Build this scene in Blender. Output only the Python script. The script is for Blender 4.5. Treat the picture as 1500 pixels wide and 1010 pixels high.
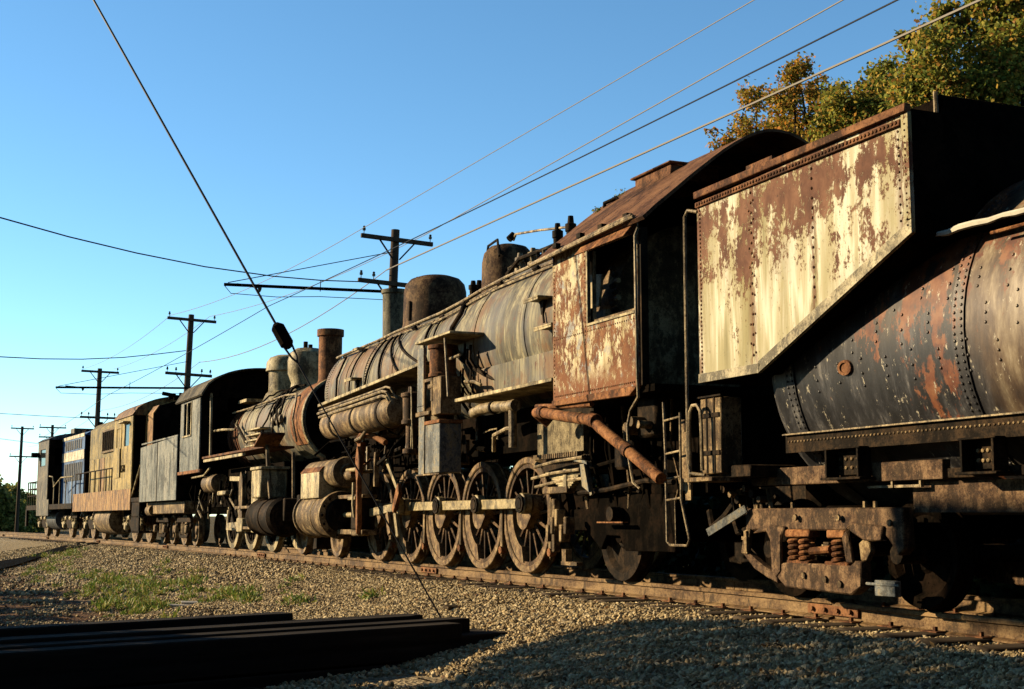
import bpy, bmesh, math, random
import numpy as np
from mathutils import Vector, Matrix
random.seed(7); RNG=np.random.default_rng(7)
R=math.radians; PI=math.pi
for o in list(bpy.data.objects): bpy.data.objects.remove(o)
SC=bpy.context.scene; COL=SC.collection
# ------------------------------------------------------------------ camera, sky, sun, exposure
# world: +Y runs along the near part of the track (away), +X across it, z=0 at the near railhead
CAM_H=.72; PITCH=math.atan(250/2000); YAW=math.atan(.42*math.cos(PITCH))
cam=bpy.data.cameras.new('camera'); cam.lens=48; cam.sensor_width=36; cam.clip_start=.1; cam.clip_end=6000
camo=bpy.data.objects.new('camera',cam); COL.objects.link(camo)
camo.location=(0,0,CAM_H); camo.rotation_euler=(PI/2+PITCH,0,-YAW); SC.camera=camo
SUN_EL=R(20); SDX,SDY=-.79,.612      # horizontal direction towards the sun
wd=bpy.data.worlds.new('World'); SC.world=wd; wd.use_nodes=True
nt=wd.node_tree; bg=nt.nodes['Background']
sky=nt.nodes.new('ShaderNodeTexSky'); sky.sky_type='NISHITA'; sky.sun_disc=False
sky.sun_elevation=SUN_EL; sky.sun_rotation=math.atan2(SDX,SDY); sky.altitude=200; sky.air_density=.75; sky.dust_density=0; sky.ozone_density=3.0
hs=nt.nodes.new('ShaderNodeHueSaturation'); hs.inputs['Saturation'].default_value=1.1; nt.links.new(sky.outputs[0],hs.inputs['Color'])
tn=nt.nodes.new('ShaderNodeMix'); tn.data_type='RGBA'; tn.blend_type='MULTIPLY'; tn.inputs[0].default_value=1; tn.inputs[7].default_value=(.93,1,.87,1); nt.links.new(hs.outputs[0],tn.inputs[6])
nt.links.new(tn.outputs[2],bg.inputs[0]); bg.inputs[1].default_value=.066
sl=bpy.data.lights.new('sun','SUN'); sl.energy=5; sl.angle=R(.5); sl.color=(1,.78,.49)
so=bpy.data.objects.new('sun',sl); COL.objects.link(so)
SUNV=Vector((SDX*math.cos(SUN_EL),SDY*math.cos(SUN_EL),math.sin(SUN_EL)))
so.rotation_euler=SUNV.to_track_quat('Z','Y').to_euler(); so.location=(-30,10,30)
SC.view_settings.view_transform='Standard'; SC.view_settings.look='None'; SC.view_settings.exposure=1.95; SC.view_settings.gamma=1

# ------------------------------------------------------------------ pixel helpers (photo pixels 1500x1010)
def pix_ray(x,y):
    a=(x-750)/2000; b=-(y-505)/2000; sp,cp,sy,cy=math.sin(PITCH),math.cos(PITCH),math.sin(YAW),math.cos(YAW)
    return Vector((sy*cp+a*cy-b*sy*sp, cy*cp-a*sy-b*cy*sp, sp+b*cp))
def pix_at_z(x,y,z):
    d=pix_ray(x,y); t=(z-CAM_H)/d.z; return Vector((d.x*t,d.y*t,z))
def pix_at_y(x,y,Y):
    d=pix_ray(x,y); t=Y/d.y; return Vector((d.x*t,Y,CAM_H+d.z*t))
# ------------------------------------------------------------------ track alignment
def rail_x(s): return 7.15-.0009*max(0,s-8)**2 if s<90 else 7.15-.0009*82**2-.1476*(s-90)
def rail_z(s): return 0 if s<12 else (-.0035*(s-12) if s<40 else (-.098-.0028*(s-40) if s<120 else -.322))
def frame(s0,s1):
    y=(s0+s1)/2; sl_=(rail_x(s1)-rail_x(s0))/(s1-s0); xm=(rail_x(s0)+rail_x(s1))/2
    th=math.atan(-sl_); yy=y+.755*math.sin(th)
    return (xm+.755*math.cos(th),yy,rail_z(yy)),th,math.atan((rail_z(s1)-rail_z(s0))/(s1-s0))

# ------------------------------------------------------------------ mesh builder
class MB:
    def __init__(s): s.v=[]; s.f=[]
    def add(s,v,f):
        n=len(s.v); s.v+= [tuple(p) for p in v]; s.f+=[tuple(i+n for i in q) for q in f]; return s
    def box(s,x0,x1,y0,y1,z0,z1):
        return s.add([(x,y,z) for x in (x0,x1) for y in (y0,y1) for z in (z0,z1)],[(0,1,3,2),(4,6,7,5),(0,4,5,1),(2,3,7,6),(0,2,6,4),(1,5,7,3)])
    def obox(s,c,sz,rot=(0,0,0)):
        m=Matrix.Translation(c)@(Matrix.Rotation(rot[2],4,'Z')@Matrix.Rotation(rot[1],4,'Y')@Matrix.Rotation(rot[0],4,'X'))
        b=MB().box(-sz[0]/2,sz[0]/2,-sz[1]/2,sz[1]/2,-sz[2]/2,sz[2]/2)
        return s.add([m@Vector(p) for p in b.v],b.f)
    def beam(s,p0,p1,w,h):
        p0,p1=Vector(p0),Vector(p1); d=p1-p0; L=d.length; d.normalize()
        up=Vector((0,0,1)) if abs(d.z)<.95 else Vector((1,0,0))
        r=d.cross(up).normalized(); u=r.cross(d)
        v=[p+r*a*w/2+u*b*h/2 for p in (p0,p1) for a in (-1,1) for b in (-1,1)]
        return s.add(v,[(0,1,3,2),(4,6,7,5),(0,4,5,1),(2,3,7,6),(0,2,6,4),(1,5,7,3)])
    def cyl(s,p0,p1,r0,r1=None,n=14,caps=True):
        p0,p1=Vector(p0),Vector(p1); r1=r0 if r1 is None else r1
        d=(p1-p0).normalized(); a=d.orthogonal().normalized(); b=d.cross(a); v=[]
        for p,r in ((p0,r0),(p1,r1)):
            for i in range(n):
                t=2*PI*i/n; v.append(p+a*r*math.cos(t)+b*r*math.sin(t))
        f=[(i,(i+1)%n,n+(i+1)%n,n+i) for i in range(n)]
        if caps: f+=[tuple(range(n-1,-1,-1)),tuple(range(n,2*n))]
        return s.add(v,f)
    def tube(s,pts,r,n=7):
        pts=[Vector(p) for p in pts]; m=len(pts); v=[]; a=None
        rr=r if isinstance(r,(list,tuple)) else [r]*m
        for k,p in enumerate(pts):
            t=(pts[min(k+1,m-1)]-pts[max(k-1,0)]).normalized()
            if a is None: a=t.orthogonal().normalized()
            a=(a-t*a.dot(t)).normalized(); b=t.cross(a)
            for i in range(n):
                q=2*PI*i/n; v.append(p+(a*math.cos(q)+b*math.sin(q))*rr[k])
        f=[(k*n+i,k*n+(i+1)%n,(k+1)*n+(i+1)%n,(k+1)*n+i) for k in range(m-1) for i in range(n)]
        f+=[tuple(range(n-1,-1,-1)),tuple(range((m-1)*n,m*n))]
        return s.add(v,f)
    def lathe(s,prof,c=(0,0,0),ax='z',n=24,caps=True,sx=1,sy=1,a0=0,a1=2*PI):
        full=abs(a1-a0-2*PI)<1e-6; N=n if full else n+1; v=[]
        for t,r in prof:
            for i in range(N):
                q=a0+(a1-a0)*i/n; p,w=r*math.cos(q)*sx,r*math.sin(q)*sy
                v.append({'z':(c[0]+p,c[1]+w,c[2]+t),'y':(c[0]+p,c[1]+t,c[2]+w),'x':(c[0]+t,c[1]+p,c[2]+w)}[ax])
        m=len(prof); f=[]
        for k in range(m-1):
            for i in range(n):
                j=(i+1)%N if full else i+1
                f.append((k*N+i,k*N+j,(k+1)*N+j,(k+1)*N+i))
        if caps and full: f+=[tuple(range(N-1,-1,-1)),tuple(range((m-1)*N,m*N))]
        return s.add(v,f)
    def prism(s,poly,ax,a,b):
        n=len(poly); g={'x':lambda t,p:(t,p[0],p[1]),'y':lambda t,p:(p[0],t,p[1]),'z':lambda t,p:(p[0],p[1],t)}[ax]
        v=[g(t,p) for t in (a,b) for p in poly]
        return s.add(v,[tuple(range(n-1,-1,-1)),tuple(range(n,2*n))]+[(i,(i+1)%n,n+(i+1)%n,n+i) for i in range(n)])
    def ring(s,c,ax,r0,r1,a,b,n=28,a0=0,a1=2*PI):
        full=abs(a1-a0-2*PI)<1e-6; N=n if full else n+1; v=[]
        for t,r in ((a,r0),(a,r1),(b,r1),(b,r0)):
            for i in range(N):
                q=a0+(a1-a0)*i/n; p,w=r*math.cos(q),r*math.sin(q)
                v.append({'z':(c[0]+p,c[1]+w,c[2]+t),'y':(c[0]+p,c[1]+t,c[2]+w),'x':(c[0]+t,c[1]+p,c[2]+w)}[ax])
        f=[]
        for k in range(4):
            kk=(k+1)%4
            for i in range(n):
                j=(i+1)%N if full else i+1
                f.append((k*N+i,k*N+j,kk*N+j,kk*N+i))
        if not full: f+=[(0,N,2*N,3*N),(3*N+n,2*N+n,N+n,n)]
        return s.add(v,f)
    def rivet(s,p,nrm,r=.014):
        p,nrm=Vector(p),Vector(nrm).normalized(); a=nrm.orthogonal().normalized(); b=nrm.cross(a); v=[]
        for h,q in ((0,1),(.55,.72)):
            for i in range(6):
                t=PI*i/3; v.append(p+nrm*r*h+(a*math.cos(t)+b*math.sin(t))*r*q)
        v.append(p+nrm*r*.85)
        return s.add(v,[(i,(i+1)%6,6+(i+1)%6,6+i) for i in range(6)]+[(6+i,6+(i+1)%6,12) for i in range(6)])
    def rivets(s,p0,p1,n,nrm,r=.014):
        p0,p1=Vector(p0),Vector(p1)
        for i in range(n): s.rivet(p0.lerp(p1,i/max(1,n-1)),nrm,r)
        return s
    def holed(s,u0,u1,w0,w1,hu0,hu1,hw0,hw1,a,b,ax='x'):
        U=(u0,hu0,hu1,u1); Wd=(w0,hw0,hw1,w1)
        g={'x':lambda t,p,q:(t,p,q),'y':lambda t,p,q:(p,t,q)}[ax]
        v=[g(t,U[i],Wd[j]) for t in (a,b) for i in range(4) for j in range(4)]
        I=lambda k,i,j:k*16+i*4+j; f=[]
        for i in range(3):
            for j in range(3):
                if i==1 and j==1: continue
                f.append((I(0,i,j),I(0,i+1,j),I(0,i+1,j+1),I(0,i,j+1))); f.append((I(1,i,j),I(1,i,j+1),I(1,i+1,j+1),I(1,i+1,j)))
        for i in range(3):
            f+=[(I(0,i,0),I(1,i,0),I(1,i+1,0),I(0,i+1,0)),(I(0,i,3),I(0,i+1,3),I(1,i+1,3),I(1,i,3)),(I(0,0,i),I(0,0,i+1),I(1,0,i+1),I(1,0,i)),(I(0,3,i),I(1,3,i),I(1,3,i+1),I(0,3,i+1))]
        f+=[(I(0,1,1),I(0,2,1),I(1,2,1),I(1,1,1)),(I(0,1,2),I(1,1,2),I(1,2,2),I(0,2,2)),(I(0,1,1),I(1,1,1),I(1,1,2),I(0,1,2)),(I(0,2,1),I(0,2,2),I(1,2,2),I(1,2,1))]
        return s.add(v,f)
    def mesh(s,name,mat,ang=35):
        me=bpy.data.meshes.new(name); me.from_pydata(s.v,[],s.f)
        bm=bmesh.new(); bm.from_mesh(me); bmesh.ops.recalc_face_normals(bm,faces=bm.faces); bm.to_mesh(me); bm.free()
        me.materials.append(mat)
        me.polygons.foreach_set('use_smooth',[True]*len(me.polygons)); me.set_sharp_from_angle(angle=R(ang))
        return me
    def build(s,name,mat,parent=None,bevel=0,kind=None,ang=35):
        return put(name,s.mesh(name,mat,ang),parent,bevel=bevel,kind=kind)
def put(name,me,parent=None,loc=None,rot=None,bevel=0,kind=None):
    o=bpy.data.objects.new(name,me); COL.objects.link(o)
    if parent: o.parent=parent
    if loc: o.location=loc
    if rot: o.rotation_euler=rot
    if kind: o['kind']=kind
    if bevel:
        b=o.modifiers.new('bevel','BEVEL'); b.width=bevel; b.segments=1; b.limit_method='ANGLE'; b.angle_limit=R(40)
    return o
def tag(o,label,cat,group=None,kind=None):
    if label: o['label']=label
    if cat: o['category']=cat
    if group: o['group']=group
    if kind: o['kind']=kind
    return o
def root(name,label,cat,loc,rz=0,rx=0,group=None):
    o=bpy.data.objects.new(name,None); COL.objects.link(o); o.location=loc; o.rotation_euler=(rx,0,rz); o.empty_display_size=.2
    return tag(o,label,cat,group)
def copy_tree(o,parent=None):
    c=o.copy(); COL.objects.link(c)
    if parent: c.parent=parent
    for ch in list(o.children): copy_tree(ch,c)
    return c
def text_mesh(txt,size,mat,depth=.006):
    cu=bpy.data.curves.new('lettering','FONT'); cu.body=txt; cu.size=size; cu.extrude=depth; cu.align_x='CENTER'; cu.align_y='CENTER'; cu.resolution_u=2
    o=bpy.data.objects.new('lettering',cu); COL.objects.link(o)
    me=bpy.data.meshes.new_from_object(o.evaluated_get(bpy.context.evaluated_depsgraph_get()))
    bpy.data.objects.remove(o); me.materials.clear(); me.materials.append(mat); return me

# ------------------------------------------------------------------ materials
AK=.40      # even cut of all base colours, to deepen shade under the raised exposure
def ck(c): return tuple(x*AK for x in c)
class NT:
    def __init__(s,name):
        s.m=bpy.data.materials.new(name); s.m.use_nodes=True; s.t=s.m.node_tree; s.b=s.t.nodes['Principled BSDF']
        s.co=s.n('ShaderNodeTexCoord').outputs['Object']
    def n(s,k,**kw):
        nd=s.t.nodes.new(k)
        for a,b in kw.items(): setattr(nd,a,b)
        return nd
    def L(s,a,b): s.t.links.new(a,b)
    def noise(s,scale,detail=5,rough=.6,stretch=None,vec=None,dist=0,off=0):
        nd=s.n('ShaderNodeTexNoise'); nd.inputs['Scale'].default_value=scale; nd.inputs['Detail'].default_value=detail; nd.inputs['Roughness'].default_value=rough; nd.inputs['Distortion'].default_value=dist
        mp=s.n('ShaderNodeMapping'); s.L(vec or s.co,mp.inputs['Vector']); mp.inputs['Location'].default_value=(off,off*1.7,off*.6)
        if stretch: mp.inputs['Scale'].default_value=stretch
        s.L(mp.outputs[0],nd.inputs['Vector']); return nd.outputs['Fac']
    def ramp(s,fac,a,b):
        r=s.n('ShaderNodeMapRange'); r.interpolation_type='SMOOTHSTEP'; s.L(fac,r.inputs[0]); r.inputs[1].default_value=a; r.inputs[2].default_value=b; return r.outputs[0]
    def cramp(s,fac,stops):
        r=s.n('ShaderNodeValToRGB'); s.L(fac,r.inputs[0]); e=r.color_ramp.elements
        while len(e)<len(stops): e.new(.5)
        for k,(p,c) in enumerate(stops): e[k].position=p; e[k].color=(*ck(c),1)
        return r.outputs[0]
    def mix(s,f,a,b):
        m=s.n('ShaderNodeMix',data_type='RGBA')
        for k,x in ((0,f),(6,a),(7,b)):
            if isinstance(x,(int,float)): m.inputs[k].default_value=x
            elif isinstance(x,tuple): m.inputs[k].default_value=(*ck(x),1)
            else: s.L(x,m.inputs[k])
        return m.outputs[2]
    def math(s,op,a,b=0):
        m=s.n('ShaderNodeMath',operation=op)
        for k,x in ((0,a),(1,b)):
            if isinstance(x,(int,float)): m.inputs[k].default_value=x
            else: s.L(x,m.inputs[k])
        return m.outputs[0]
    def sep(s,i):
        x=s.n('ShaderNodeSeparateXYZ'); s.L(s.co,x.inputs[0]); return x.outputs[i]
    def fin(s,col,rough=.7,metal=0,bump=None,bs=.3,bd=.01,spec=.4):
        if isinstance(col,tuple): s.b.inputs['Base Color'].default_value=(*ck(col),1)
        else: s.L(col,s.b.inputs['Base Color'])
        if isinstance(rough,(int,float)): s.b.inputs['Roughness'].default_value=rough
        else: s.L(rough,s.b.inputs['Roughness'])
        s.b.inputs['Metallic'].default_value=metal; s.b.inputs['Specular IOR Level'].default_value=spec*.22
        if bump is not None:
            b=s.n('ShaderNodeBump'); b.inputs['Strength'].default_value=bs; b.inputs['Distance'].default_value=bd; s.L(bump,b.inputs['Height']); s.L(b.outputs[0],s.b.inputs['Normal'])
        return s.m
def warm(c,k=1.0): return (c[0]*1.06*k,c[1]*.98*k,c[2]*.80*k)
def m_rust(name,a,b,c,scale=3,rough=.8,spec=.3,stretch=None,grime=.5):
    t=NT(name); a,b,c=warm(a),warm(b),warm(c); off=(hash_(name)%97)*.37
    n1=t.noise(scale,10,.68,stretch,off=off); n2=t.noise(scale*6,9,.74,off=off+3); n3=t.noise(scale*1.1,8,.7,(1,1,.45),off=off+8); n4=t.noise(scale*14,6,.7,off=off+5)
    f=t.math('ADD',n1,t.math('MULTIPLY',t.math('SUBTRACT',n2,.5),.75))
    col=t.cramp(f,[(.36,tuple(x*.6 for x in a)),(.47,b),(.57,c),(.68,tuple(min(1,x*1.35) for x in c))])
    gm=t.math('ADD',n3,t.math('MULTIPLY',t.math('SUBTRACT',n2,.5),.5)); col=t.mix(t.math('MULTIPLY',t.ramp(gm,.60-.16*grime,.66-.16*grime),.85),col,tuple(x*.22 for x in b))
    col=t.mix(t.ramp(n4,.58,.64),col,tuple(x*.4 for x in a)); col=t.mix(t.math('MULTIPLY',t.ramp(n4,.41,.36),.5),col,tuple(min(1,x*1.5) for x in c))
    return t.fin(col,rough,0,t.math('ADD',n2,t.math('MULTIPLY',n4,.5)),.55,.008,spec)
def hash_(n): return sum((i+1)*ord(ch) for i,ch in enumerate(n))
def m_flat(name,a,rough=.6,var=.25,scale=4,spec=.3,metal=0):
    t=NT(name); n=t.noise(scale,6,.65); col=t.mix(n,tuple(x*(1-var) for x in a),tuple(min(1,x*(1+var)) for x in a))
    return t.fin(col,rough,metal,t.noise(scale*8,4,.6),.25,.004,spec)
def m_peel_bunker():
    t=NT('peeling_cream_tender_paint'); z=t.sep(2)
    st1=t.noise(3.2,4,.55,(1,1,.10),dist=.15); st2=t.noise(11,4,.6,(1,1,.09),off=2); blot=t.noise(1.7,7,.68,(1,1,.9),off=5.6)
    cream=t.cramp(st1,[(.36,(.25,.225,.115)),(.43,(.42,.385,.23)),(.49,(.72,.70,.55)),(.54,(.54,.50,.34)),(.60,(.38,.345,.20)),(.68,(.66,.63,.49))])
    cream=t.mix(t.math('MULTIPLY',t.ramp(st2,.47,.62),.6),cream,(.36,.32,.16))
    cream=t.mix(t.math('MULTIPLY',t.ramp(t.noise(1.6,4,.6,off=9),.48,.72),.5),cream,(.45,.43,.36))
    cream=t.mix(t.math('MULTIPLY',t.ramp(z,2.35,1.9),.35),cream,(.42,.38,.22))
    chip=t.noise(20,10,.80,(1,1,.7),off=1); drip=t.noise(9,5,.6,(1,1,.16),off=14)
    m1=t.math('ADD',blot,t.math('MULTIPLY',t.math('SUBTRACT',z,2.84),.32))
    m1=t.math('ADD',m1,t.math('MULTIPLY',t.math('SUBTRACT',chip,.5),.95)); m1=t.math('ADD',m1,t.math('MULTIPLY',t.math('SUBTRACT',drip,.5),.42))
    m1=t.math('SUBTRACT',m1,t.math('MULTIPLY',t.ramp(z,3.34,3.56),.20))
    msk=t.ramp(m1,.545,.575)
    spk=t.ramp(t.noise(24,8,.75,(1,1,.7),off=31),.62,.655); msk=t.math('MAXIMUM',msk,t.math('MULTIPLY',spk,.85)); sp2=t.ramp(t.noise(15,8,.75,(1,1,.5),off=51),.645,.665); msk=t.math('MULTIPLY',msk,t.math('SUBTRACT',1,sp2))
    y=t.sep(1)
    for ys in (2.92,2.02,3.80,.90):
        near=t.math('MULTIPLY',t.ramp(t.math('ABSOLUTE',t.math('SUBTRACT',y,ys)),.10,.0),t.ramp(t.noise(16,6,.7,(1,1,.25),off=60+ys),.46,.54)); msk=t.math('MAXIMUM',msk,t.math('MULTIPLY',near,.8))
    brown=t.cramp(t.noise(5,8,.7,(1,1,.6),off=4),[(.28,(.06,.024,.013)),(.45,(.125,.052,.028)),(.6,(.20,.095,.052)),(.78,(.30,.165,.10))])
    brown=t.mix(t.ramp(t.noise(28,6,.75,off=17),.60,.66),brown,(.045,.022,.014))
    col=t.mix(msk,cream,brown)
    edge=t.math('MULTIPLY',t.ramp(m1,.49,.545),t.math('SUBTRACT',1,msk)); col=t.mix(t.math('MULTIPLY',edge,.4),col,(.40,.27,.12))
    return t.fin(col,.7,0,t.math('ADD',t.math('MULTIPLY',msk,-.8),t.math('MULTIPLY',chip,.35)),.7,.006,.25)
def m_peel_cab():
    t=NT('flaking_cab_paint'); z=t.sep(2)
    fl=t.noise(17,10,.82,(1,1,.6)); b=t.noise(2.4,5,.6,off=6); dr=t.noise(9,5,.6,(1,1,.2),off=15)
    paint=t.cramp(t.noise(8,4,.6,(1,1,.2),off=3),[(.3,(.33,.26,.13)),(.5,(.58,.50,.31)),(.7,(.76,.70,.50))])
    paint=t.mix(t.ramp(t.noise(5,5,.65,off=8),.52,.64),paint,(.34,.34,.32))
    m1=t.math('ADD',fl,t.math('MULTIPLY',t.math('SUBTRACT',b,.5),.45)); m1=t.math('ADD',m1,t.math('MULTIPLY',t.math('SUBTRACT',dr,.5),.25))
    msk=t.ramp(m1,.475,.51)
    brown=t.cramp(t.noise(6,8,.7,off=4),[(.28,(.07,.026,.012)),(.45,(.15,.06,.026)),(.6,(.25,.11,.045)),(.75,(.38,.19,.08))])
    low=t.ramp(z,2.40,2.05); brown=t.mix(low,brown,(.21,.085,.036))
    msk=t.math('MAXIMUM',msk,t.math('MULTIPLY',low,t.ramp(fl,.40,.46)))
    y=t.sep(1)
    for ys in (-5.86,-6.98,-5.09):
        near=t.math('MULTIPLY',t.ramp(t.math('ABSOLUTE',t.math('SUBTRACT',y,ys)),.10,.0),t.ramp(t.noise(16,6,.7,(1,1,.3),off=70+ys),.45,.53)); msk=t.math('MAXIMUM',msk,near)
    col=t.mix(msk,paint,brown); col=t.mix(t.ramp(t.noise(36,5,.7,off=40),.66,.70),col,(.05,.025,.015))
    return t.fin(col,.75,0,t.math('ADD',t.math('MULTIPLY',msk,-.6),t.math('MULTIPLY',fl,.4)),.6,.006,.25)
def m_boiler(name,y_dep=True):
    t=NT(name)
    s1=t.noise(5.5,5,.6,(1,1,.10),dist=.25); s2=t.noise(14,4,.6,(1,1.3,.07),off=4); bl=t.noise(1.1,5,.6,off=7); sp=t.noise(9,8,.7,(1,1,.5),off=2)
    c=t.cramp(s1,[(.30,(.030,.028,.024)),(.41,(.085,.08,.06)),(.51,(.185,.165,.10)),(.61,(.40,.36,.22)),(.68,(.21,.17,.09)),(.8,(.12,.09,.05))])
    c=t.mix(t.math('MULTIPLY',t.ramp(s2,.47,.64),.75),c,(.085,.08,.065))
    mot=t.noise(13,10,.78,(1,1,.4),off=33); c=t.mix(t.math('MULTIPLY',t.ramp(mot,.5,.62),.65),c,(.06,.05,.038)); c=t.mix(t.math('MULTIPLY',t.ramp(mot,.42,.34),.6),c,(.50,.45,.29))
    c=t.mix(t.math('MULTIPLY',t.ramp(t.math('ADD',bl,t.math('MULTIPLY',t.math('SUBTRACT',mot,.5),.5)),.48,.62),.75),c,(.19,.095,.038))
    c=t.mix(t.ramp(sp,.60,.65),c,(.10,.04,.02))
    c=t.mix(t.math('MULTIPLY',t.ramp(t.noise(.9,5,.6,off=12),.5,.62),.5),c,(.13,.14,.15))
    return t.fin(c,.6,0,t.math('ADD',sp,mot),.5,.008,.35)
def m_tank():
    t=NT('weathered_tank_steel'); y=t.sep(1); z=t.sep(2)
    s1=t.noise(5,9,.72,(1,1.2,.2),dist=.2); fl=t.noise(5,10,.76,(1,1,.5),off=3); rst=t.noise(1.0,5,.6,(1,1,.7),off=11)
    dark=t.cramp(s1,[(.38,(.005,.005,.006)),(.52,(.012,.012,.014)),(.60,(.045,.045,.048)),(.69,(.22,.21,.19))])
    tan=t.cramp(t.noise(6,6,.65,(1,1,.25),off=5),[(.36,(.028,.014,.007)),(.48,(.075,.043,.021)),(.57,(.16,.115,.066)),(.67,(.29,.235,.155))])
    up=t.math('ADD',t.ramp(z,1.5,2.3),t.math('MULTIPLY',t.math('SUBTRACT',rst,.5),1.6))
    rear=t.ramp(y,.9,.2)
    base=t.mix(t.ramp(t.math('ADD',t.math('MULTIPLY',rear,.7),t.math('MULTIPLY',up,.45)),.35,.85),dark,tan)
    orange=t.cramp(t.noise(7,5,.6,off=2),[(.36,(.075,.019,.007)),(.5,(.15,.045,.014)),(.64,(.21,.085,.033))])
    om=t.ramp(t.math('ADD',t.math('ADD',fl,t.math('MULTIPLY',t.ramp(t.math('ABSOLUTE',t.math('SUBTRACT',y,.95)),.55,.1),.13)),t.math('MULTIPLY',t.ramp(z,1.6,2.4),.10)),.65,.685)
    c=t.mix(om,base,orange)
    c=t.mix(t.ramp(t.noise(14,9,.78,(1,1,.5),off=21),.60,.635),c,(.42,.38,.28))
    return t.fin(c,t.math('ADD',t.math('MULTIPLY',fl,.6),.22),0,fl,.5,.006,.8)
MAT={}
MAT['bunker']=m_peel_bunker(); MAT['cabside']=m_peel_cab(); MAT['boiler']=m_boiler('streaked_boiler_jacket'); MAT['tank']=m_tank()
MAT['rust']=m_rust('brown_rust',(.07,.028,.016),(.13,.058,.03),(.21,.105,.055))
MAT['roof']=m_rust('rusty_roof_steel',(.085,.04,.024),(.125,.062,.036),(.17,.092,.055),2,.8,.25,(1,1,.6),grime=0.3)
MAT['orust']=m_rust('orange_rust',(.10,.04,.018),(.2,.085,.036),(.30,.15,.07),4,grime=0.5)
MAT['iron']=m_rust('blackened_iron',(.010,.008,.006),(.020,.015,.011),(.045,.030,.019),4,.75,.12)
MAT['soot']=m_rust('sooty_dark_steel',(.004,.003,.0025),(.006,.005,.004),(.012,.008,.006),3,.9,.04)  # near-black steel; also paints shade onto turned-away faces and the undergear
MAT['tanrust']=m_rust('dusty_tan_rust',(.09,.055,.03),(.20,.14,.08),(.33,.26,.16),5,.7,grime=0.75)
MAT['rod']=m_rust('dusty_steel_rod',(.13,.10,.05),(.30,.25,.14),(.42,.36,.22),5,.5,.5,grime=0.35)
MAT['tyre']=m_rust('dusty_wheel_steel',(.08,.045,.024),(.17,.11,.06),(.27,.20,.115),6,.65,.35,grime=0.5)
MAT['brownpaint']=m_rust('brown_truck_steel',(.05,.028,.018),(.11,.068,.042),(.2,.135,.085),6,.75,grime=0.7)
MAT['drum']=m_rust('rusty_cream_drum',(.09,.05,.028),(.20,.135,.075),(.34,.27,.17),4,.65,.35,(1,1,.6),grime=.8)
MAT['greysteel']=m_rust('grey_steel_plate',(.085,.105,.13),(.165,.19,.22),(.27,.24,.17),3,.6,.4,(1,1,.3),grime=0.35)
MAT['cream']=m_rust('cream_grey_steel',(.16,.13,.075),(.36,.31,.19),(.52,.46,.31),4,.6,.4,(1,1,.3),grime=0.5)
MAT['greyedge']=m_rust('pale_grey_edge_strip',(.17,.155,.11),(.30,.28,.21),(.42,.40,.31),5,.6,.4)
MAT['pipe']=m_rust('dusty_pipe',(.10,.07,.04),(.24,.19,.12),(.40,.34,.23),6,.55,.45,grime=0.5)
MAT['rail']=m_rust('rusty_rail',(.09,.052,.028),(.155,.10,.055),(.23,.16,.09),6,.7,.3,(1,.3,1),grime=0.35)
MAT['wheelbright']=m_rust('worn_bright_wheel',(.3,.26,.18),(.5,.45,.34),(.62,.57,.45),6,.35,.5)
MAT['whitecloth']=m_flat('white_flaking_edge',(.62,.58,.46),.7,.35,20)
MAT['brick']=m_rust('red_brown_lagging',(.09,.03,.015),(.17,.06,.03),(.25,.11,.06),6)
# ------------------------------------------------------------------ ground, ballast, track
GP=[(-400,-1.2),(-60,-.95),(-12,-.82),(-7,-.79),(-4.6,-.73),(-3.1,-.60),(-1.9,-.42),(-1.1,-.27),(-.8,-.215),(2.3,-.215),(2.7,-.26),(4.6,-.62),(8,-.75),(60,-.8),(900,-1.2)]
GO=[p[0] for p in GP]; GZ=[p[1] for p in GP]
def vnoise(x,y,f=1.0):
    return (math.sin(x*1.7*f+1.3*math.sin(y*1.1*f))+math.sin(y*2.3*f+1.7*math.sin(x*.9*f+2))+.6*math.sin(x*4.1*f+y*3.3*f))/2.6
from bisect import bisect_right
def interp(o):
    k=min(max(bisect_right(GO,o)-1,0),len(GO)-2); t=(o-GO[k])/(GO[k+1]-GO[k]); return GZ[k]+(GZ[k+1]-GZ[k])*min(1,max(0,t))
def ground(X,Y):
    o=X-rail_x(Y); z=interp(o)+rail_z(Y)
    amp=.012 if -1<o<2.5 else (.03 if -4<o<4.5 else .05)
    return z+amp*vnoise(X*.9,Y*.9)
def pix_ground(x,y):
    d=pix_ray(x,y); t=2.
    while t<900:
        p=Vector((0,0,CAM_H))+d*t
        if p.z<=ground(p.x,p.y): return Vector((p.x,p.y,ground(p.x,p.y)))
        t+=.03+t*.004
    return p
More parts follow.
